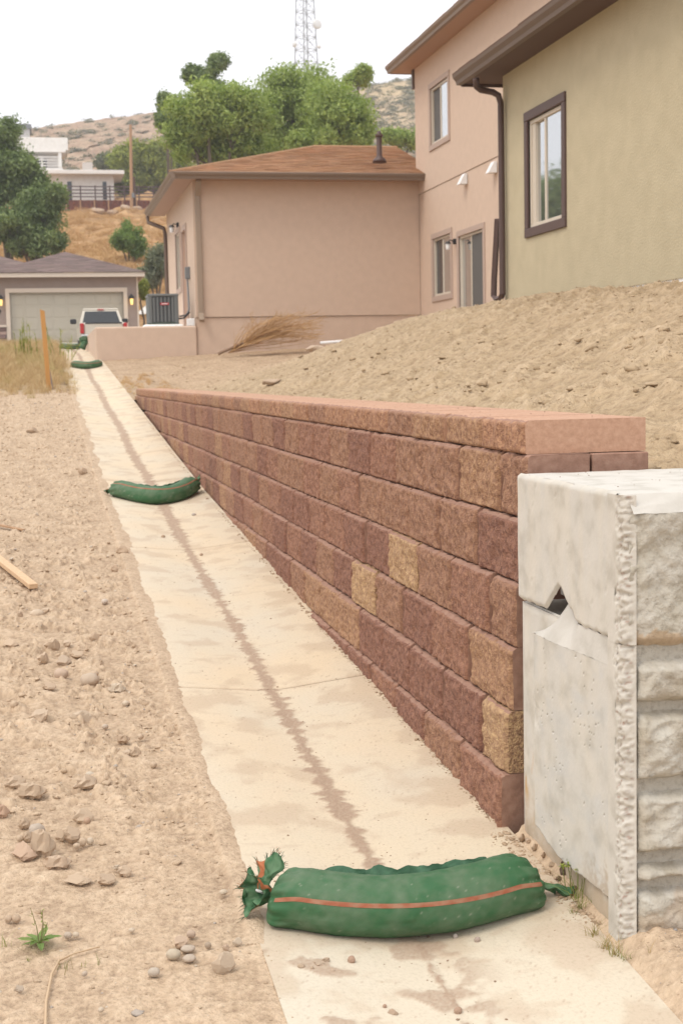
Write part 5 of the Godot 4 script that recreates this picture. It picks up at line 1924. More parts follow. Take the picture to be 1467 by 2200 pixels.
func bag(label: String, a: Vector3, m: Vector3, b: Vector3, ry: float, rw: float, ns: int, na_: int, sd: int, stripe_at: float, tufts: int) -> Node3D:
	var g := thing("gravel_bag", label, "bag", Vector3(m.x, minf(m.y, minf(a.y, b.y)), m.z), "green gravel bags laid across the path")
	var q := fn(sd, 6.0, 3)
	var q2 := fn(sd + 1, 26.0, 3)
	var q3 := fn(sd + 2, 90.0, 2)
	var point := func(s: float, ph: float, lift: float) -> Vector3:
		var c := bag_line(a, m, b, s)
		var d := (bag_line(a, m, b, minf(s + 0.01, 1.0)) - bag_line(a, m, b, maxf(s - 0.01, 0.0))).normalized()
		var side := d.cross(Vector3.UP).normalized() * -1.0      # towards the camera
		if side.z < 0.0:
			side = -side
		var up := d.cross(side).normalized()
		if up.y < 0.0:
			up = -up
		var e := absf(2.0 * s - 1.0)
		var ee := maxf(0.0, (e - 0.80) / 0.20)
		var pr := pow(maxf(0.0, 1.0 - pow(ee, 4.5)), 0.42)
		pr = lerpf(0.12, 1.0, pr)
		var gather := sm(0.74, 1.0, e)
		var cs := cos(ph)
		var sn := sin(ph)
		# flattened underneath, slumped
		var sq := signf(sn) * pow(absf(sn), 0.86)
		if sn < 0.0:
			sq *= 0.82
		var rad := 1.0 + 0.035 * q.get_noise_2d(s * 0.9 + 2.0, ph * 0.10) + 0.014 * q2.get_noise_2d(s * 0.8, ph * 0.12)
		rad += gather * (0.07 * sin(ph * 11.0 + 3.0 * q.get_noise_2d(s, 2.0)) + 0.03 * sin(ph * 23.0))
		var w := rw * pr * rad
		var h := ry * pr * rad
		return c + side * (cs * (w + lift)) + up * (sq * (h + lift)) + Vector3(0, ry * 0.80 * (1.0 - 0.25 * gather), 0)
	var mb := MB.new()
	for i in ns + 1:
		for j in na_:
			var u := float(i) / ns
			var s := 0.5 - 0.5 * cos(PI * u) * (0.65 + 0.35 * absf(cos(PI * u)))
			var ph := TAU * j / na_
			var p: Vector3 = point.call(s, ph, 0.0)
			var t := q.get_noise_3d(p.x * 1.2, p.y * 1.2, p.z * 1.2) * 0.8 + q2.get_noise_3d(p.x, p.y, p.z) * 0.5
			var k := bag_green.lerp(bag_dust, clampf(0.30 + 0.75 * t, 0.0, 0.9))
			var sp := q3.get_noise_3d(p.x, p.y, p.z)
			if sp > 0.60:
				k = k.lerp(Color(0.36, 0.35, 0.28), clampf((sp - 0.60) * 4.0, 0.0, 0.4))
			mb.paint(k)
			mb.pt(p)
	for i in ns:
		for j in na_:
			var j2 := (j + 1) % na_
			mb.itri(i * na_ + j, (i + 1) * na_ + j2, (i + 1) * na_ + j)
			mb.itri(i * na_ + j, i * na_ + j2, (i + 1) * na_ + j2)
	part(g, "sack", mb.mesh(true), M.bag_cloth)
	# woven orange stripe
	var st := MB.new()
	var w := 0.0062 / rw
	for i in ns + 1:
		var s := lerpf(0.035, 0.965, float(i) / ns)
		for k in 3:
			var v := q2.get_noise_2d(s * 0.5, k * 0.01)
			st.paint(Color(0.31, 0.090, 0.040).lerp(Color(0.34, 0.20, 0.125), clampf(0.3 + v, 0.0, 0.7)))
			st.pt(point.call(s, stripe_at + (k - 1) * w + 0.05 * sin(s * 5.0), 0.0012))
	for i in ns:
		for k in 2:
			var o := i * 3 + k
			st.itri(o, o + 3, o + 4)
			st.itri(o, o + 4, o + 1)
	part(g, "stripe", st.mesh(true), M.bag_cloth, "orange woven stripe")
	if tufts == 0:
		return g
	# folded seam along the rear top
	var fl := MB.new()
	var nf := 60
	for i in nf + 1:
		var s := lerpf(0.17, 0.86, float(i) / nf)
		var rise := 0.026 * pow(sin(PI * clampf((s - 0.17) / 0.69, 0.0, 1.0)), 0.5) * (0.72 + 0.5 * q.get_noise_2d(s * 1.6, 40.0))
		for k in 4:
			var v := k / 3.0
			var p: Vector3 = point.call(s, 2.05, -0.002)
			p += Vector3(0.004 * q2.get_noise_2d(s, 3.0), rise * v, -0.012 * v + 0.010 * sin(s * 40.0 + v) * v)
			fl.paint(Color(0.020, 0.075, 0.036).lerp(Color(0.05, 0.13, 0.07), clampf(0.5 + q2.get_noise_2d(s, v), 0, 1)))
			fl.pt(p)
	for i in nf:
		for k in 3:
			var o := i * 4 + k
			fl.itri(o, o + 4, o + 5)
			fl.itri(o, o + 5, o + 1)
	part(g, "seam", fl.mesh(true), M.bag_cloth)
	return g

# cloth bunched beyond a tie, flaring open and frayed
func tuft(g: Node3D, at: Vector3, dir: Vector3, len_: float, flare: float, sd: int, squash: float, fray: int) -> void:
	var q := fn(sd, 4.0, 2)
	var d := dir.normalized()
	var s := d.cross(Vector3.UP).normalized()
	var u := s.cross(d).normalized()
	var mb := MB.new()
	var nu := 72
	var nv := 16
	var rim := []
	for i in nv + 1:
		for j in nu:
			var v := float(i) / nv
			var ph := TAU * j / nu
			var fold := 0.16 * sin(ph * 3.0 + sd) + 0.12 * sin(ph * 8.0 + 1.3)
			var r := lerpf(0.010, flare, pow(v, 0.55)) * (1.0 + fold * sm(0.1, 1.0, v))
			var l := len_ * v * (1.0 + 0.30 * sin(ph + 0.7) * v)
			var p := at + d * l + (s * cos(ph) + u * sin(ph) * squash) * r
			# crumpled, limp cloth
			var cr := Vector3(q.get_noise_3d(p.x * 5.0, p.y * 5.0, p.z * 5.0), q.get_noise_3d(p.x * 5.0 + 9.0, p.y * 5.0, p.z * 5.0), q.get_noise_3d(p.x * 5.0, p.y * 5.0 + 9.0, p.z * 5.0))
			p += cr * 0.018 * v + Vector3(0, -0.012 * v * v, 0)
			var t := q.get_noise_3d(p.x * 9.0, p.y * 9.0, p.z * 9.0)
			var k := bag_green.lerp(Color(0.13, 0.22, 0.12), clampf(0.35 + t, 0, 1))
			if fray > 0 and absf(ph - 2.3) < 0.28:
				k = Color(0.40, 0.125, 0.045)
			mb.paint(k)
			mb.pt(p)
			if i == nv:
				rim.append(p)
	for i in nv:
		for j in nu:
			var j2 := (j + 1) % nu
			mb.itri(i * nu + j, (i + 1) * nu + j2, (i + 1) * nu + j)
			mb.itri(i * nu + j, i * nu + j2, (i + 1) * nu + j2)
	part(g, "tied_end", mb.mesh(true), M.bag_cloth)
	if fray > 0:
		rng.seed = sd
		var fr := MB.new()
		for k in fray:
			var p: Vector3 = rim[rng.randi() % nu]
			var o := (d * 0.7 + (p - at - d * len_).normalized() * 0.6 + Vector3(rng.randfn(), rng.randfn(), rng.randfn()) * 0.25).normalized()
			var l := rng.randf_range(0.006, 0.022)
			fr.paint(Color(0.03, 0.09, 0.045) if rng.randf() < 0.75 else Color(0.34, 0.11, 0.04))
			fr.tube([p - o * 0.004, p + o * l * 0.5, p + o * l + Vector3(0, -l * 0.15, 0)], [0.0007, 0.0006, 0.0003], 3, false)
		var fo := part(g, "fray", fr.mesh(), M.bag_cloth)
		fo.set_meta("kind", "stuff")
	var tie := MB.new()
	tie.tube([at - s * 0.0 + u * 0.016, at + s * 0.016, at - u * 0.016, at - s * 0.016, at + u * 0.016], [0.004, 0.004, 0.004, 0.004, 0.004], 6)
	part(g, "tie", tie.mesh(true), M.white_plastic)

func bags() -> void:
	var pv := func(x: float, d: float) -> Vector3:
		return Vector3(x, path_y(x, d), -d)
	# nearest bag, in the low line of the path
	var a: Vector3 = pv.call(0.560, 3.70) + Vector3(0, -0.004, 0)
	var m: Vector3 = pv.call(0.905, 3.60) + Vector3(0, 0.000, 0)
	var b: Vector3 = pv.call(1.285, 3.66) + Vector3(0, -0.006, 0)
	var g := bag("dusty green gravel bag with frayed tied end beside the concrete blocks", a, m, b, 0.087, 0.092, 170, 120, 901, 0.36, 2)
	var e := bag_line(a, m, b, 0.0) + Vector3(0, 0.062, 0)
	tuft(g, e + Vector3(-0.004, 0.0, 0), Vector3(-0.75, 0.42, 0.12), 0.066, 0.048, 911, 1.0, 60)
	tuft(g, e + Vector3(-0.03, 0.012, -0.01), Vector3(0.45, 1.0, -0.30), 0.085, 0.036, 917, 0.35, 90)
	var e2 := bag_line(a, m, b, 1.0) + Vector3(0.002, 0.055, 0)
	tuft(g, e2, Vector3(1.0, -0.22, 0.12), 0.085, 0.020, 913, 0.45, 30)
	# bag further up
	a = pv.call(0.60, 12.42) + Vector3(0, 0.012, 0)
	m = pv.call(0.965, 12.02) + Vector3(0, 0.0, 0)
	b = pv.call(1.275, 12.45) + Vector3(0, 0.02, 0)
	g = bag("clean green gravel bag bent across the path against the block wall", a, m, b, 0.082, 0.09, 90, 60, 921, 0.85, 2)
	tuft(g, bag_line(a, m, b, 0.0) + Vector3(0, 0.05, 0), Vector3(-1.0, -0.15, 0.2), 0.075, 0.028, 923, 0.6, 24)
	tuft(g, bag_line(a, m, b, 1.0) + Vector3(0, 0.07, 0), Vector3(0.8, 0.55, 0.1), 0.07, 0.03, 925, 0.6, 24)
	# far ones
	a = pv.call(0.70, 30.4)
	m = pv.call(0.98, 30.0)
	b = pv.call(1.24, 30.5)
	bag("green gravel bag across the path in front of the low stucco wall", a, m, b, 0.085, 0.095, 40, 30, 931, 0.5, 0)
	a = pv.call(0.62, 41.0) + Vector3(0, 0.03, 0)
	m = pv.call(0.85, 40.8) + Vector3(0, 0.03, 0)
	b = pv.call(1.12, 41.1) + Vector3(0, 0.03, 0)
	bag("green gravel bag half hidden at the far end of the path", a, m, b, 0.085, 0.095, 30, 24, 935, 0.5, 0)
	var p := onz(182, 768, -38.0)
	a = Vector3(1.12, path_y(1.1, 38.0) + 0.02, -38.0)
	m = a + Vector3(0.05, 0.15, 0.0)
	b = a + Vector3(0.02, 0.30, -0.05)
	var sk := bag("green mesh bag slumped upright against the end of the low wall", a, m, b, 0.10, 0.12, 30, 24, 941, 2.6, 0)

# ---------------------------------------------------------------- stones and litter
func loose() -> void:
	var tan_ := [Color(0.46, 0.345, 0.25), Color(0.52, 0.40, 0.30), Color(0.40, 0.285, 0.205)]
	var red := Color(0.45, 0.25, 0.185)
	var grey := Color(0.42, 0.385, 0.36)
	var pale := Color(0.62, 0.56, 0.47)
	var dark := Color(0.20, 0.17, 0.15)
	var smat := {}
	var colour := func(c: Color) -> StandardMaterial3D:
		var key := c.to_html()
		if not smat.has(key):
			var base: StandardMaterial3D = M.stone
			var k: StandardMaterial3D = base.duplicate()
			k.albedo_color = c.linear_to_srgb()
			k.vertex_color_use_as_albedo = false
			smat[key] = k
		return smat[key]
	var lab := "small loose stone lying on the bare dirt beside the path"
	var grp := "loose stones on the dirt"
	# [x, y, width in photo pixels, height share, colour, roundness 0/1, label]
	var list := [
		[133, 1458, 29, 0.6, red.lerp(grey, 0.5), 1, ""], [194, 1472, 38, 0.55, grey.lerp(tan_[0], 0.4), 1, "smooth oval grey tan cobble among dirt clods"], [203, 1456, 18, 0.6, tan_[1], 1, ""], [254, 1490, 33, 0.6, pale, 0, ""],
		[106, 1484, 28, 0.4, tan_[2], 0, ""], [32, 1522, 17, 0.7, tan_[0], 1, ""], [87, 1556, 40, 0.7, tan_[1], 0, ""], [177, 1553, 41, 0.45, pale.lerp(tan_[1], 0.5), 0, "pale flat oblong stone alone on the dirt"],
		[271, 1518, 15, 0.6, pale, 1, ""], [227, 1568, 13, 0.6, grey, 1, ""], [266, 1597, 26, 0.6, tan_[2], 0, ""], [303, 1590, 13, 0.7, tan_[1], 1, ""], [184, 1694, 50, 0.4, tan_[1], 0, ""], [70, 1716, 54, 0.55, tan_[0], 0, ""],
		[34, 1694, 38, 0.5, tan_[1], 0, ""], [5, 1758, 28, 0.9, red, 0, ""], [53, 1780, 22, 0.7, tan_[0], 0, ""], [80, 1797, 32, 0.6, Color(0.36, 0.35, 0.35), 1, "smooth blue grey cobble behind the upright tan stone"], [181, 1770, 40, 0.6, tan_[1], 0, ""], [188, 1772, 13, 0.8, red, 1, ""],
		[331, 1651, 14, 0.7, tan_[1], 1, ""], [291, 1628, 24, 0.7, tan_[0], 0, ""], [273, 1628, 18, 0.7, tan_[1], 0, ""], [94, 1842, 46, 1.15, tan_[1], 0, "large tan broken stone standing upright in the stone pile"], [53, 1848, 44, 0.6, red.lerp(pale, 0.2), 0, "angular reddish stone with a flat top in the pile"],
		[126, 1868, 50, 0.5, tan_[1].lerp(red, 0.2), 0, "tan wedge-shaped stone with a flat top in the pile"], [156, 1812, 32, 0.75, tan_[2], 0, ""], [132, 1808, 20, 0.9, tan_[0], 0, ""], [59, 1808, 18, 0.8, tan_[1], 0, ""], [44, 1810, 14, 0.7, tan_[0], 1, ""],
		[179, 1820, 15, 0.9, tan_[1], 1, ""], [195, 1817, 14, 0.8, pale, 1, ""], [166, 1826, 14, 0.6, tan_[1], 1, ""], [269, 1884, 28, 0.55, tan_[1], 0, ""], [252, 1872, 14, 0.6, pale, 0, ""], [168, 1902, 46, 0.3, tan_[0], 0, ""], [229, 1904, 38, 0.4, tan_[2], 0, ""],
		[544, 1944, 17, 0.7, Color(0.68, 0.66, 0.64), 0, "white pebble under the frayed end of the bag"], [481, 1926, 16, 0.5, pale, 1, ""], [374, 2064, 28, 0.6, Color(0.50, 0.48, 0.40), 1, ""], [408, 2070, 26, 0.4, grey, 1, ""], [389, 2038, 34, 0.45, red.lerp(tan_[1], 0.5), 0, ""],
		[405, 2050, 28, 0.35, grey, 1, ""], [412, 2018, 18, 0.7, red.lerp(grey, 0.5), 1, ""], [448, 2042, 13, 0.8, dark, 1, ""], [487, 2046, 14, 0.6, red.lerp(pale, 0.4), 0, ""], [511, 2036, 17, 0.7, pale, 0, ""], [483, 2093, 42, 0.75, tan_[1].lerp(pale, 0.4), 0, "largest rough pale stone near the edge of the path"],
		[332, 2102, 23, 0.6, Color(0.47, 0.46, 0.44), 1, ""], [183, 2102, 11, 0.7, grey, 1, ""], [36, 1984, 17, 0.7, tan_[2], 1, ""], [19, 1984, 14, 0.7, tan_[2], 1, ""], [164, 2018, 13, 0.7, pale, 1, ""], [147, 2020, 15, 0.7, grey, 1, ""], [284, 2007, 12, 0.6, pale, 1, ""],
		[42, 2136, 18, 0.5, dark.lerp(grey, 0.4), 0, ""], [218, 2180, 12, 0.6, pale, 1, ""], [264, 1190, 24, 0.6, tan_[2], 0, ""], [247, 1228, 15, 0.7, tan_[2], 0, ""], [179, 1018, 17, 0.6, tan_[2], 0, ""], [70, 930, 26, 0.4, tan_[2], 0, ""],
		[80, 1326, 29, 0.45, pale.lerp(tan_[1], 0.5), 1, ""], [44, 1332, 17, 0.8, tan_[2], 0, ""], [226, 1298, 14, 0.6, Color(0.55, 0.53, 0.52), 1, ""], [98, 1320, 20, 0.6, tan_[0], 0, ""], [117, 1320, 16, 0.6, tan_[1], 0, ""], [145, 1390, 20, 0.6, tan_[1], 0, ""], [205, 1378, 20, 0.6, tan_[2], 0, ""],
		[115, 1396, 34, 0.5, tan_[0], 0, ""], [24, 1390, 26, 0.5, tan_[1], 0, ""], [95, 1424, 26, 0.6, tan_[1], 0, ""], [138, 1428, 26, 0.6, grey.lerp(tan_[0], 0.5), 0, ""], [165, 1414, 28, 0.4, tan_[0], 0, ""]]
	var onp := [[417, 1108, 9, 0.6, grey, 1, ""], [351, 1155, 8, 0.7, tan_[2], 1, ""], [433, 1194, 7, 0.8, tan_[2], 1, ""], [756, 2069, 15, 0.85, red.lerp(tan_[2], 0.5), 1, ""], [648, 2081, 15, 0.5, tan_[0], 1, ""], [686, 2076, 24, 0.35, tan_[1], 0, ""], [702, 2068, 16, 0.6, tan_[0], 0, ""],
		[671, 2085, 8, 0.8, tan_[0], 1, ""], [827, 2167, 8, 0.9, red.lerp(tan_[2], 0.5), 1, ""], [845, 2180, 18, 0.5, tan_[2], 0, ""], [1026, 2024, 12, 0.8, grey.lerp(red, 0.3), 1, ""], [979, 2017, 11, 0.8, grey, 1, ""], [985, 2178, 16, 0.75, red.lerp(tan_[2], 0.6), 1, ""], [716, 2090, 8, 0.7, tan_[1], 1, ""]]
	var corner := [[1207, 1918, 17, 0.9, red.lerp(tan_[1], 0.5), 1, ""], [1212, 1880, 18, 1.2, Color(0.07, 0.045, 0.035), 0, "dark broken chip leaning at the foot of the concrete block"], [1122, 1806, 16, 0.7, tan_[0], 0, ""], [1134, 1810, 12, 0.7, tan_[1], 0, ""], [1150, 1826, 14, 0.7, tan_[0], 0, ""], [1168, 1842, 11, 0.7, tan_[2], 0, ""], [1186, 1862, 12, 0.7, tan_[0], 0, ""], [1200, 1890, 14, 0.4, Color(0.16, 0.09, 0.06), 0, ""], [1240, 1912, 18, 0.3, Color(0.19, 0.10, 0.07), 0, ""], [1380, 1962, 26, 0.3, Color(0.25, 0.16, 0.11), 0, ""]]
	var say := func(s: Array, where: String) -> String:
		var c: Color = s[4]
		var hue := "tan"
		if c.r < 0.22: hue = "dark"
		elif c.r - c.b < 0.09: hue = "grey"
		elif c.r / c.g > 1.5: hue = "reddish"
		elif c.r > 0.55: hue = "pale"
		elif c.r < 0.43: hue = "brown"
		var form := "rounded" if s[5] == 1 else ("flat broken" if s[3] < 0.5 else "angular broken")
		var big := "tiny" if s[2] < 13 else ("small" if s[2] < 22 else ("fist-sized" if s[2] < 36 else "large"))
		return "%s %s %s %s" % [big, hue, form, where]
	var shapes := []
	for k in 7:
		shapes.append([lump(1000 + k, Vector3(1, 0.8, 0.85), 0.42, 7, 1.0, false), lump(1050 + k, Vector3(1, 0.75, 0.85), 0.10, 9, 0.0)])
	rng.seed = 400
	for set_ in [[list, lab, grp, "stone"], [onp, "small pebble lying on the concrete path by a gravel bag", "pebbles on the concrete path", "pebble"], [corner, "soil crumb at the foot of the concrete block", "crumbs at the foot of the concrete block", "soil_crumb"]]:
		for s in set_[0]:
			var p := gp(s[0], s[1])
			var w: float = s[2] * cam.position.distance_to(p) / 3055.0
			var o := solo(set_[3], shapes[rng.randi() % 7][s[5]], colour.call((s[4] as Color).lerp(dirt_light, 0.55 if set_[3] == "stone" else 0.2)), s[6] if s[6] else (set_[1] if set_[3] == "soil_crumb" else say.call(s, "pebble on the concrete path" + (" below the frayed gravel bag" if s[1] > 1900 else " below the bent gravel bag")) if set_[3] == "pebble" else say.call(s, "stone " + ("past the wooden board on the dirt" if s[1] < 1240 else ("among the dirt clods below the wooden board" if s[1] < 1660 else ("in the heap by the upright tan stone" if s[1] < 1910 else ("between the leafy weed and the path" if s[0] > 300 else "near the leafy weed")))))), "stone" if set_[3] == "stone" else ("pebble" if set_[3] == "pebble" else "crumb"), p, set_[2] if not s[6] else "")
			o.scale = Vector3(w * 1.08, w * float(s[3]) * 1.9, w * 1.08)
			o.rotation.y = rng.randf_range(-0.5, 0.5)
			p.z -= w * 0.3
			p.y = gy(p.x, -p.z) - w * 0.08 + (0.006 if set_[3] == "stone" else 0.0)
			o.position = p
	# uncountable grit and clods
	var grit := [lump(1100, Vector3(1, 0.7, 0.9), 0.45, 4, 0.8), lump(1101, Vector3(1, 0.6, 0.8), 0.4, 4, 0.8)]
	rng.seed = 410
	var pl := [[], []]
	var tn := [[], []]
	var put := func(x: float, d: float, s: float, c: Color) -> void:
		var k := rng.randi() % 2
		var y := 0.0
		if x < PL:
			near_dirt(x, d)
			y = _y
		elif x > PR and d < 3.75:
			near_right(x, d)
			y = _y
		elif x > PR:
			slope(x, d)
			y = _y
		else:
			y = path_y(x, d)
		pl[k].append(Transform3D(Basis.from_euler(Vector3(rng.randf_range(-0.4, 0.4), rng.randf() * TAU, rng.randf_range(-0.4, 0.4))).scaled(Vector3(s, s * rng.randf_range(0.5, 1.0), s)), Vector3(x, y - s * 0.12, -d)))
		tn[k].append(c)
	for n in 30000:
		var d := 2.6 * pow(24.0 / 2.6, rng.randf())
		var x := rng.randf_range(-0.9, PL + 0.02)
		var patch := na.get_noise_2d(x * 5.0 + 40.0, d * 3.0)
		var rough := sm(3.5, 4.6, d - 0.6 * sm(0.45, 0.05, x))
		if rng.randf() > 0.16 + 0.9 * rough * sm(-0.3, 0.35, patch):
			continue
		var s := 0.003 * (1.0 + d * 0.12) * pow(rng.randf(), -0.42)
		s = minf(s, 0.035)
		var t := rng.randf()
		var c := mix3(clampf(0.35 + 0.6 * t, 0, 1))
		if t > 0.93:
			c = c.lerp(grey, 0.7)
		elif t > 0.88:
			c = c.lerp(pale, 0.7)
		put.call(x, d, s, c)
	for n in 900:   # coloured gravel in front of the concrete block
		var d := rng.randf_range(2.6, 3.34)
		var x := rng.randf_range(PR + 0.02, 2.3)
		var t := rng.randf()
		var c := dirt_light.lerp(dirt_mid, rng.randf())
		if t > 0.8: c = Color(0.30, 0.30, 0.34).lerp(pale, rng.randf() * 0.5)
		elif t > 0.68: c = Color(0.52, 0.29, 0.12)
		put.call(x, d, minf(0.0035 * pow(rng.randf(), -0.5), 0.018), c)
	for n in 700:   # crumbs along the silt line and edges of the path
		var d := 2.9 * pow(13.0 / 2.9, rng.randf())
		var x := path_center(d) + rng.randfn() * 0.05
		if rng.randf() < 0.45:
			x = rng.randf_range(PL, PR)
		put.call(clampf(x, PL, PR), d, minf(0.0024 * (1.0 + d * 0.1) * pow(rng.randf(), -0.35), 0.012), silt.lerp(dirt_dark, rng.randf()))
	for n in 420:   # soil fallen into the corner by the wall
		var t := rng.randf()
		var p := Vector2(1.375, 4.14).lerp(Vector2(1.40, 3.45), t)
		put.call(p.x - absf(rng.randfn()) * 0.03, p.y + rng.randfn() * 0.02, minf(0.005 * pow(rng.randf(), -0.5), 0.022), mix3(rng.randf_range(0.2, 0.9)))
	for n in 1500:   # strip of grit along the foot of the wall
		var d := 4.2 * pow(19.0 / 4.2, rng.randf())
		put.call(1.362 - absf(rng.randfn()) * 0.012, d, minf(0.004 * pow(rng.randf(), -0.5), 0.02), dirt_dark.lerp(dirt_mid, rng.randf() * 0.8))
	for n in 5500:   # clods on the slope behind the wall
		var d := 4.3 * pow(30.0 / 4.3, rng.randf())
		var x := rng.randf_range(1.9, minf(8.7, 1.9 + d * 0.45))
		var q := x * 0.55 + d * 0.83
		var s2 := x * 0.83 - d * 0.55
		if rng.randf() > 0.15 + 1.2 * sm(-0.15, 0.35, na.get_noise_2d(q, s2 * 4.5) + 0.3 * na.get_noise_2d(x * 1.1, d * 1.1)):
			continue
		var t := rng.randf()
		var c := slope_dark.lerp(slope_light, t)
		put.call(x, d, minf(0.008 * (1.0 + d * 0.07) * pow(rng.randf(), -0.45), 0.09), c.lerp(slope_mid, 0.4))
	for n in 90:   # a little debris on the wall cap and the block top
		var on_cap := n < 45
		var s := rng.randf_range(0.002, 0.006)
		var at := Vector3(rng.randf_range(1.49, 1.84), 1.5365, -rng.randf_range(4.3, 8.0)) if on_cap else Vector3(rng.randf_range(1.45, 2.2), 1.383, -rng.randf_range(3.4, 4.05))
		pl[n % 2].append(Transform3D(Basis.from_euler(Vector3(0, rng.randf() * TAU, 0)).scaled(Vector3(s, s * 0.7, s)), at))
		tn[n % 2].append(dirt_dark.lerp(Color(0.30, 0.16, 0.11), rng.randf()))
	for k in 2:
		var o := many("grit", grit[k], M.stone, pl[k], tn[k])
		if k:
			o.name = "clods"
		tag(o, "loose grit and small clods strewn over the soil" if k == 0 else "crumbled soil clods strewn over the ground", "grit", "", "stuff")
	# lumber and stakes
	var p0 := gp(73, 1270)
	var p1 := gp(0, 1212)
	var dirv := (p1 - p0).normalized()
	var bd := MB.new()
	bd.box(Vector3(0, 0.016, -0.8), Vector3(0.052, 0.030, 1.6), 0.003)
	var board := solo("wooden_board", bd.mesh(), M.lumber, "sawn pale wooden board lying on the dirt", "board", p0 + Vector3(0, 0.012, 0))
	board.look_at_from_position(p0 + Vector3(0, 0.012, 0), p0 + Vector3(0, 0.012, 0) + dirv, Vector3.UP)
	var l0 := gp(52, 1144)
	var l1 := gp(0, 1134)
	var lt := MB.new()
	lt.box(Vector3(0, 0.008, -0.5), Vector3(0.03, 0.01, 1.0), 0.001)
	var lath := solo("wooden_lath", lt.mesh(), M.old_wood, "thin orange brown lath half buried in the dirt", "lath", l0)
	lath.look_at_from_position(l0 + Vector3(0, 0.01, 0), l0 + Vector3(0, 0.02, 0) + (l1 - l0).normalized(), Vector3.UP)
	var s0 := gp(106, 838)
	var st := MB.new()
	st.prism([[-0.036, -0.1], [0.036, -0.1], [0.036, 1.30], [-0.036, 1.33]], Vector3(0, 0, -0.012), Vector3.RIGHT, Vector3.UP, Vector3(0, 0, 0.024))
	var stake := solo("survey_stake", st.mesh(), mat("stake_wood", L(0.52, 0.27, 0.085), 0.8), "orange brown wooden survey stake upright in the dry grass", "stake", s0)
	stake.rotation = Vector3(0, 0.3, 0.045)
	var s1 := gp(114, 834)
	var sl := MB.new()
	sl.box(Vector3(0, 0.22, 0), Vector3(0.03, 0.5, 0.012), 0.002)
	var stub := solo("survey_lath", sl.mesh(), mat("weathered_lath", L(0.26, 0.22, 0.20), 0.9), "short weathered grey lath leaning beside the survey stake", "stake", s1)
	stub.rotation = Vector3(0, 0.2, 0.16)
	# drain pipe along the foot of the house, and a piece of rubble before it
	var mb := MB.new()
	var pp := []
	var rr := []
	for q in [[688, 737], [730, 734], [780, 731], [830, 729], [866, 728]]:
		pp.append(onz(q[0], q[1], -30.6))
		rr.append(0.035)
	mb.tube(pp, rr, 8)
	solo("drain_pipe", mb.mesh(true), M.white_plastic, "white plastic pipe lying along the foot of the house", "pipe", Vector3.ZERO)
	var rp := gp(678, 752)
	var ru := solo("concrete_rubble", lump(1200, Vector3(0.26, 0.09, 0.2), 0.4, 8, 0.9), colour.call(tan_[1]), "pale chunk of concrete rubble in front of the house", "rubble", rp)
	var rk := gp(585, 822)
	solo("flat_rock", lump(1203, Vector3(0.26, 0.07, 0.2), 0.4, 8, 0.9), colour.call(tan_[0]), "flat brown rock on the slope above the wall cap", "rock", rk - Vector3(0, 0.01, 0))

# ---------------------------------------------------------------- weeds and dry grass
func blade(mb: MB, p: Vector3, h: float, w: float, lean: Vector3, c: Color, seg := 3) -> void:
	mb.paint(c)
	var side := Vector3(lean.z, 0, -lean.x).normalized() if lean.length() > 0.01 else Vector3.RIGHT
	side = side.rotated(Vector3.UP, rng.randf() * TAU)
	var pa := -1
	var pb := -1
	for k in seg + 1:
		var t := float(k) / seg
		var q := p + Vector3.UP * h * t * (1.0 - 0.15 * t) + lean * h * t * t
		var ww := w * (1.0 - t * 0.85) * 0.5
		var a := mb.pt(q - side * ww)
		var b := mb.pt(q + side * ww)
		if pa >= 0:
			mb.itri(pa, pb, b)
			mb.itri(pa, b, a)
		pa = a
		pb = b

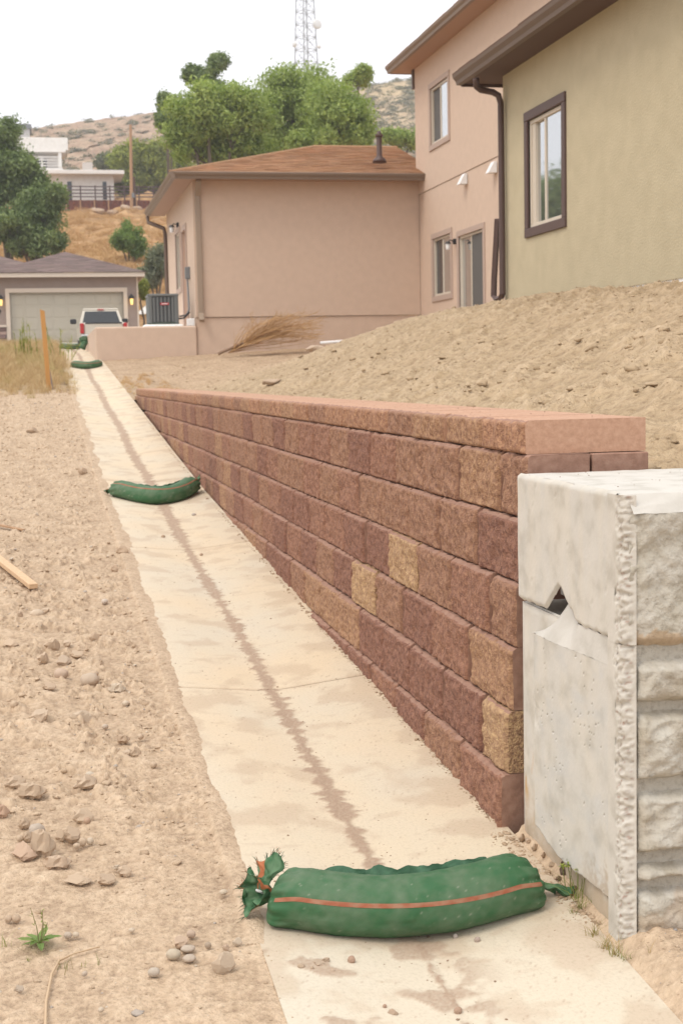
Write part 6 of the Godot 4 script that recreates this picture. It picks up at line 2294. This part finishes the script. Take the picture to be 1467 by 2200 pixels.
func plants() -> void:
	rng.seed = 500
	# dry grass field beyond the dirt: nobody could count it
	var straw := [Color(0.46, 0.33, 0.16), Color(0.58, 0.44, 0.24), Color(0.40, 0.24, 0.11), Color(0.34, 0.33, 0.13)]
	var tufts := []
	for k in 4:
		var mb := MB.new()
		for n in 46:
			var a := rng.randf() * TAU
			var r := sqrt(rng.randf()) * 0.16
			var c: Color = straw[0].lerp(straw[1], rng.randf())
			if rng.randf() < 0.2:
				c = straw[2]
			blade(mb, Vector3(cos(a) * r, 0, sin(a) * r), rng.randf_range(0.14, 0.42), 0.009, Vector3(rng.randfn(), 0, rng.randfn()) * 0.4, c, 2)
		tufts.append(mb.mesh())
	var pl := [[], [], [], []]
	var tn := [[], [], [], []]
	for n in 3600:
		var d := rng.randf_range(22.5, 46.0)
		var x := rng.randf_range(-5.0, PL + 0.05)
		if d < 25.0 and rng.randf() > sm(22.0, 25.5, d + na.get_noise_2d(x * 2.0, d) * 2.0):
			continue
		if x > PL - 0.12 and rng.randf() < 0.6:
			continue
		var s := rng.randf_range(0.4, 0.95) * (0.6 + 0.4 * sm(23.5, 30.0, d))
		var k := rng.randi() % 4
		pl[k].append(Transform3D(Basis(Vector3.UP, rng.randf() * TAU).scaled(Vector3(s, s, s)), Vector3(x, land(x, d), -d)))
		var g := sm(0.1, 0.5, na.get_noise_2d(x * 0.7, d * 0.4))
		tn[k].append(Color(1, 1, 1).lerp(Color(0.70, 0.88, 0.5), g * 0.5))
	for n in 5200:   # straw over the hillside below the white houses
		var d := rng.randf_range(74.0, 149.0)
		var x := rng.randf_range(-8.0, 0.11 * d + 6.0)
		terrain(x, d)
		var k := rng.randi() % 4
		pl[k].append(Transform3D(Basis(Vector3.UP, rng.randf() * TAU).scaled(Vector3(2.6, 1.0, 2.6) * rng.randf_range(0.6, 1.3)), Vector3(x, _y - 0.03, -d)))
		tn[k].append(Color(0.95, 0.82, 0.66).lerp(Color(1.05, 0.95, 0.85), rng.randf()))
	for n in 500:   # sparse straw on the far bank above the wall end, around the low wall and the driveway edge
		var d := rng.randf_range(22.5, 27.5)
		var x := rng.randf_range(1.40, 2.2)
		if rng.randf() < 0.86:
			continue
		var k := rng.randi() % 4
		pl[k].append(Transform3D(Basis(Vector3.UP, rng.randf() * TAU).scaled(Vector3.ONE * rng.randf_range(0.12, 0.3)), Vector3(x, land(x, d) - 0.01, -d)))
		tn[k].append(Color(1.05, 0.9, 0.7))
	for k in 4:
		var o := many("dry_grass" if k == 0 else "dry_grass_%03d" % k, tufts[k], M.straw, pl[k], tn[k])
		tag(o, "dry straw-coloured grass beside the far part of the path", "grass", "", "stuff")
	# tall green weeds in the straw
	for q in [[55, 770, 0.95], [70, 772, 0.7], [40, 768, 0.6], [125, 770, 0.75], [145, 772, 0.5]]:
		var p := gp(q[0], q[1] + 10)
		p = Vector3(p.x, land(p.x, 33.0), -33.0)
		p.x = onz(q[0], 760, -33.0).x
		var w := thing("tall_weed", "tall thin yellow green weed in the straw grass", "weed", p, "tall weeds in the straw")
		var mb := MB.new()
		mb.paint(Color(0.24, 0.26, 0.08))
		for s in 5:
			var b := Vector3(rng.randfn() * 0.05, 0, rng.randfn() * 0.05)
			var t := b + Vector3(rng.randfn() * 0.12, q[2] * rng.randf_range(0.7, 1.15), rng.randfn() * 0.1)
			mb.tube([b, b.lerp(t, 0.5) + Vector3(rng.randfn() * 0.02, 0, 0), t], [0.007, 0.005, 0.002], 4)
			for k in 14:
				var u := rng.randf_range(0.15, 1.0)
				var bp := b.lerp(t, u)
				blade(mb, bp, rng.randf_range(0.05, 0.16), 0.016, Vector3(rng.randfn(), 0.0, rng.randfn()) * 0.9, Color(0.19, 0.25, 0.06).lerp(Color(0.45, 0.42, 0.10), rng.randf()), 2)
		var o := MeshInstance3D.new()
		o.name = "stems"
		o.mesh = mb.mesh()
		o.material_override = M.leaf
		w.add_child(o, true)
	# dead tumbleweed blown against the house
	tumbleweed()
	# leafy weed on the dirt
	var wp := gp(86, 2032)
	var lw := thing("leafy_weed", "small leafy green weed growing in the bare dirt", "weed", wp)
	var lm := MB.new()
	for k in 13:
		var a := TAU * k / 13.0 + rng.randf() * 0.3
		var l := rng.randf_range(0.04, 0.078)
		var up := rng.randf_range(0.15, 0.75)
		leaf(lm, Vector3(0, 0.008, 0), Vector3(cos(a), up, sin(a)).normalized(), l, l * 0.27, Color(0.12, 0.20, 0.05).lerp(Color(0.22, 0.30, 0.09), rng.randf()))
	var lo := MeshInstance3D.new()
	lo.name = "leaves"
	lo.mesh = lm.mesh()
	lo.material_override = M.leaf
	lw.add_child(lo, true)
	var sm_ := MB.new()
	for k in 4:
		var t := Vector3(rng.randfn() * 0.02, rng.randf_range(0.07, 0.12), rng.randfn() * 0.02)
		sm_.paint(Color(0.30, 0.27, 0.13))
		sm_.tube([Vector3.ZERO, t * 0.5 + Vector3(0.004, 0, 0), t], [0.0014, 0.0011, 0.0007], 4)
		for j in 6:
			leaf(sm_, t * rng.randf_range(0.5, 1.0), Vector3(rng.randfn(), 1.2, rng.randfn()).normalized(), 0.012, 0.004, Color(0.24, 0.27, 0.08))
	var so := MeshInstance3D.new()
	so.name = "seed_stalks"
	so.mesh = sm_.mesh()
	so.material_override = M.leaf
	lw.add_child(so, true)
	# sprouts: thin stems and tufts at spots in the photograph
	for q in [[130, 2082, 0.075, 5, 0], [146, 2080, 0.03, 4, 0], [180, 2074, 0.035, 3, 1], [215, 2070, 0.03, 6, 0], [12, 2030, 0.04, 8, 1], [60, 2062, 0.015, 8, 1]]:
		sprout(q, "sprout standing in the bare dirt", "sprouts in the dirt")
	for q in [[1222, 1920, 0.075, 9, 2], [1243, 1930, 0.085, 12, 2], [1262, 1946, 0.05, 10, 1], [1232, 1962, 0.03, 14, 1], [1248, 1950, 0.04, 14, 1], [1275, 2010, 0.048, 22, 3], [1300, 2038, 0.055, 32, 3], [1322, 2052, 0.048, 26, 3], [1340, 2062, 0.04, 16, 1], [1390, 2045, 0.035, 4, 3]]:
		sprout(q, "weedy tuft " + ("at the foot of the concrete block" if q[1] < 1980 else "along the edge of the concrete path"), "grass tufts by the concrete block")
	for q in [[262, 834, 0.16, 14, 4], [285, 834, 0.14, 16, 4], [300, 832, 0.12, 12, 4]]:
		sprout(q, "dry straw tuft on the bank past the end of the block wall", "straw tufts past the wall")
	# trailing root
	var rt := MB.new()
	rt.paint(Color(0.50, 0.36, 0.23))
	var ps := []
	var rs := []
	for q in [[98, 2215], [100, 2160], [112, 2100], [128, 2070], [160, 2055], [215, 2040]]:
		ps.append(gp(q[0], q[1]) + Vector3(0, 0.008, 0))
		rs.append(0.0035 if ps.size() < 5 else 0.002)
	rt.tube(ps, rs, 6)
	solo("dry_root", rt.mesh(true), M.straw, "pale dry root trailing over the bare dirt", "root", Vector3.ZERO)

func leaf(mb: MB, p: Vector3, d: Vector3, l: float, w: float, c: Color) -> void:
	mb.paint(c)
	var s := d.cross(Vector3.UP).normalized()
	var dn := Vector3(0, -l * 0.18, 0)
	var up := s.cross(d).normalized() * w * 0.15
	var a := p + d * l * 0.4 + s * w * 0.5 + up
	var b := p + d * l * 0.4 - s * w * 0.5 + up
	var a2 := p + d * l * 0.75 + s * w * 0.38 + dn * 0.4
	var b2 := p + d * l * 0.75 - s * w * 0.38 + dn * 0.4
	var m := p + d * l * 0.4
	var m2 := p + d * l * 0.75 + dn * 0.4 - up
	var t := p + d * l + dn
	mb.tri(p, a, m); mb.tri(p, m, b)
	mb.quad(m, a, a2, m2); mb.quad(m, m2, b2, b)
	mb.tri(m2, a2, t); mb.tri(m2, t, b2)

func sprout(q: Array, label: String, group: String) -> void:
	label = ["thin brown ", "green ", "upright yellow green headed ", "reddish dry ", "pale "][q[4]] + ("taller " if q[2] > 0.06 else "low ") + label
	var p := gp(q[0], q[1])
	var s := thing("grass_tuft" if q[4] != 0 else "sprout", label, "weed", p - Vector3(0, 0.004, 0), group)
	var mb := MB.new()
	var h: float = q[2]
	for k in int(q[3]):
		var c: Color
		match int(q[4]):
			0: c = Color(0.30, 0.23, 0.12).lerp(Color(0.20, 0.22, 0.08), rng.randf())
			1: c = Color(0.20, 0.24, 0.07).lerp(Color(0.36, 0.33, 0.14), rng.randf())
			2: c = Color(0.16, 0.22, 0.05).lerp(Color(0.30, 0.33, 0.08), rng.randf())
			3: c = Color(0.44, 0.28, 0.13).lerp(Color(0.24, 0.26, 0.09), rng.randf())
			_: c = Color(0.55, 0.40, 0.22).lerp(Color(0.62, 0.46, 0.28), rng.randf())
		var b := Vector3(rng.randfn(), 0, rng.randfn()) * h * 0.16
		blade(mb, b, h * rng.randf_range(0.5, 1.2), maxf(0.0022, h * 0.03), Vector3(rng.randfn(), 0, rng.randfn()) * 0.55, c, 3)
	if q[4] == 2:
		for k in 3:
			var b := Vector3(rng.randfn() * 0.01, 0, rng.randfn() * 0.01)
			var t := b + Vector3(rng.randfn() * 0.015, h * rng.randf_range(1.0, 1.5), rng.randfn() * 0.01)
			mb.paint(Color(0.25, 0.27, 0.08))
			mb.tube([b, t], [0.0012, 0.001], 4)
			for j in 16:
				leaf(mb, t, Vector3(rng.randfn(), rng.randfn() * 0.6 + 0.3, rng.randfn()).normalized(), 0.014, 0.005, Color(0.22, 0.30, 0.06).lerp(Color(0.45, 0.45, 0.10), rng.randf()))
	var o := MeshInstance3D.new()
	o.name = "blades"
	o.mesh = mb.mesh()
	o.material_override = M.leaf
	s.add_child(o, true)

func tumbleweed() -> void:
	var b := onz(478, 752, -31.4)
	b.y = land(b.x, 31.4)
	var t := thing("tumbleweed", "dead straw-coloured tumbleweed lying against the tan house wall", "dead bush", b)
	var st := MB.new()
	st.paint(Color(0.22, 0.14, 0.09))
	var e := onz(560, 722, -31.2) - b
	st.tube([Vector3(-0.1, 0.05, 0), e * 0.4 + Vector3(0, 0.06, 0), e], [0.035, 0.03, 0.016], 7)
	var so := MeshInstance3D.new()
	so.name = "stem"
	so.mesh = st.mesh(true)
	so.material_override = M.straw
	t.add_child(so, true)
	var mb := MB.new()
	rng.seed = 520
	for k in 150:
		# long arching branches sweeping away from the root
		var s := e * rng.randf_range(0.15, 1.0)
		var tip := onz(rng.randf_range(585, 700), rng.randf_range(668, 735), -31.2 + rng.randfn() * 0.3) - b
		if rng.randf() < 0.2:
			tip = onz(rng.randf_range(520, 620), rng.randf_range(665, 720), -31.2 + rng.randfn() * 0.3) - b
		var mid := s.lerp(tip, 0.5) + Vector3(rng.randfn() * 0.04, rng.randf_range(-0.02, 0.16), rng.randfn() * 0.08)
		mb.paint(Color(0.56, 0.36, 0.18).lerp(Color(0.40, 0.24, 0.12), rng.randf()))
		mb.tube([s, s.lerp(mid, 0.5) + Vector3(0, 0.03, 0), mid, tip], [0.009, 0.007, 0.005, 0.003], 4, false)
		for j in 6:
			var p := mid.lerp(tip, rng.randf_range(-0.3, 1.0))
			var d := Vector3(rng.randfn(), rng.randfn() * 0.7 + 0.2, rng.randfn()).normalized() * rng.randf_range(0.06, 0.2) + (tip - s).normalized() * 0.08
			mb.tube([p, p + d], [0.0035, 0.002], 3, false)
	var o := MeshInstance3D.new()
	o.name = "branches"
	o.mesh = mb.mesh()
	o.material_override = M.straw
	t.add_child(o, true)
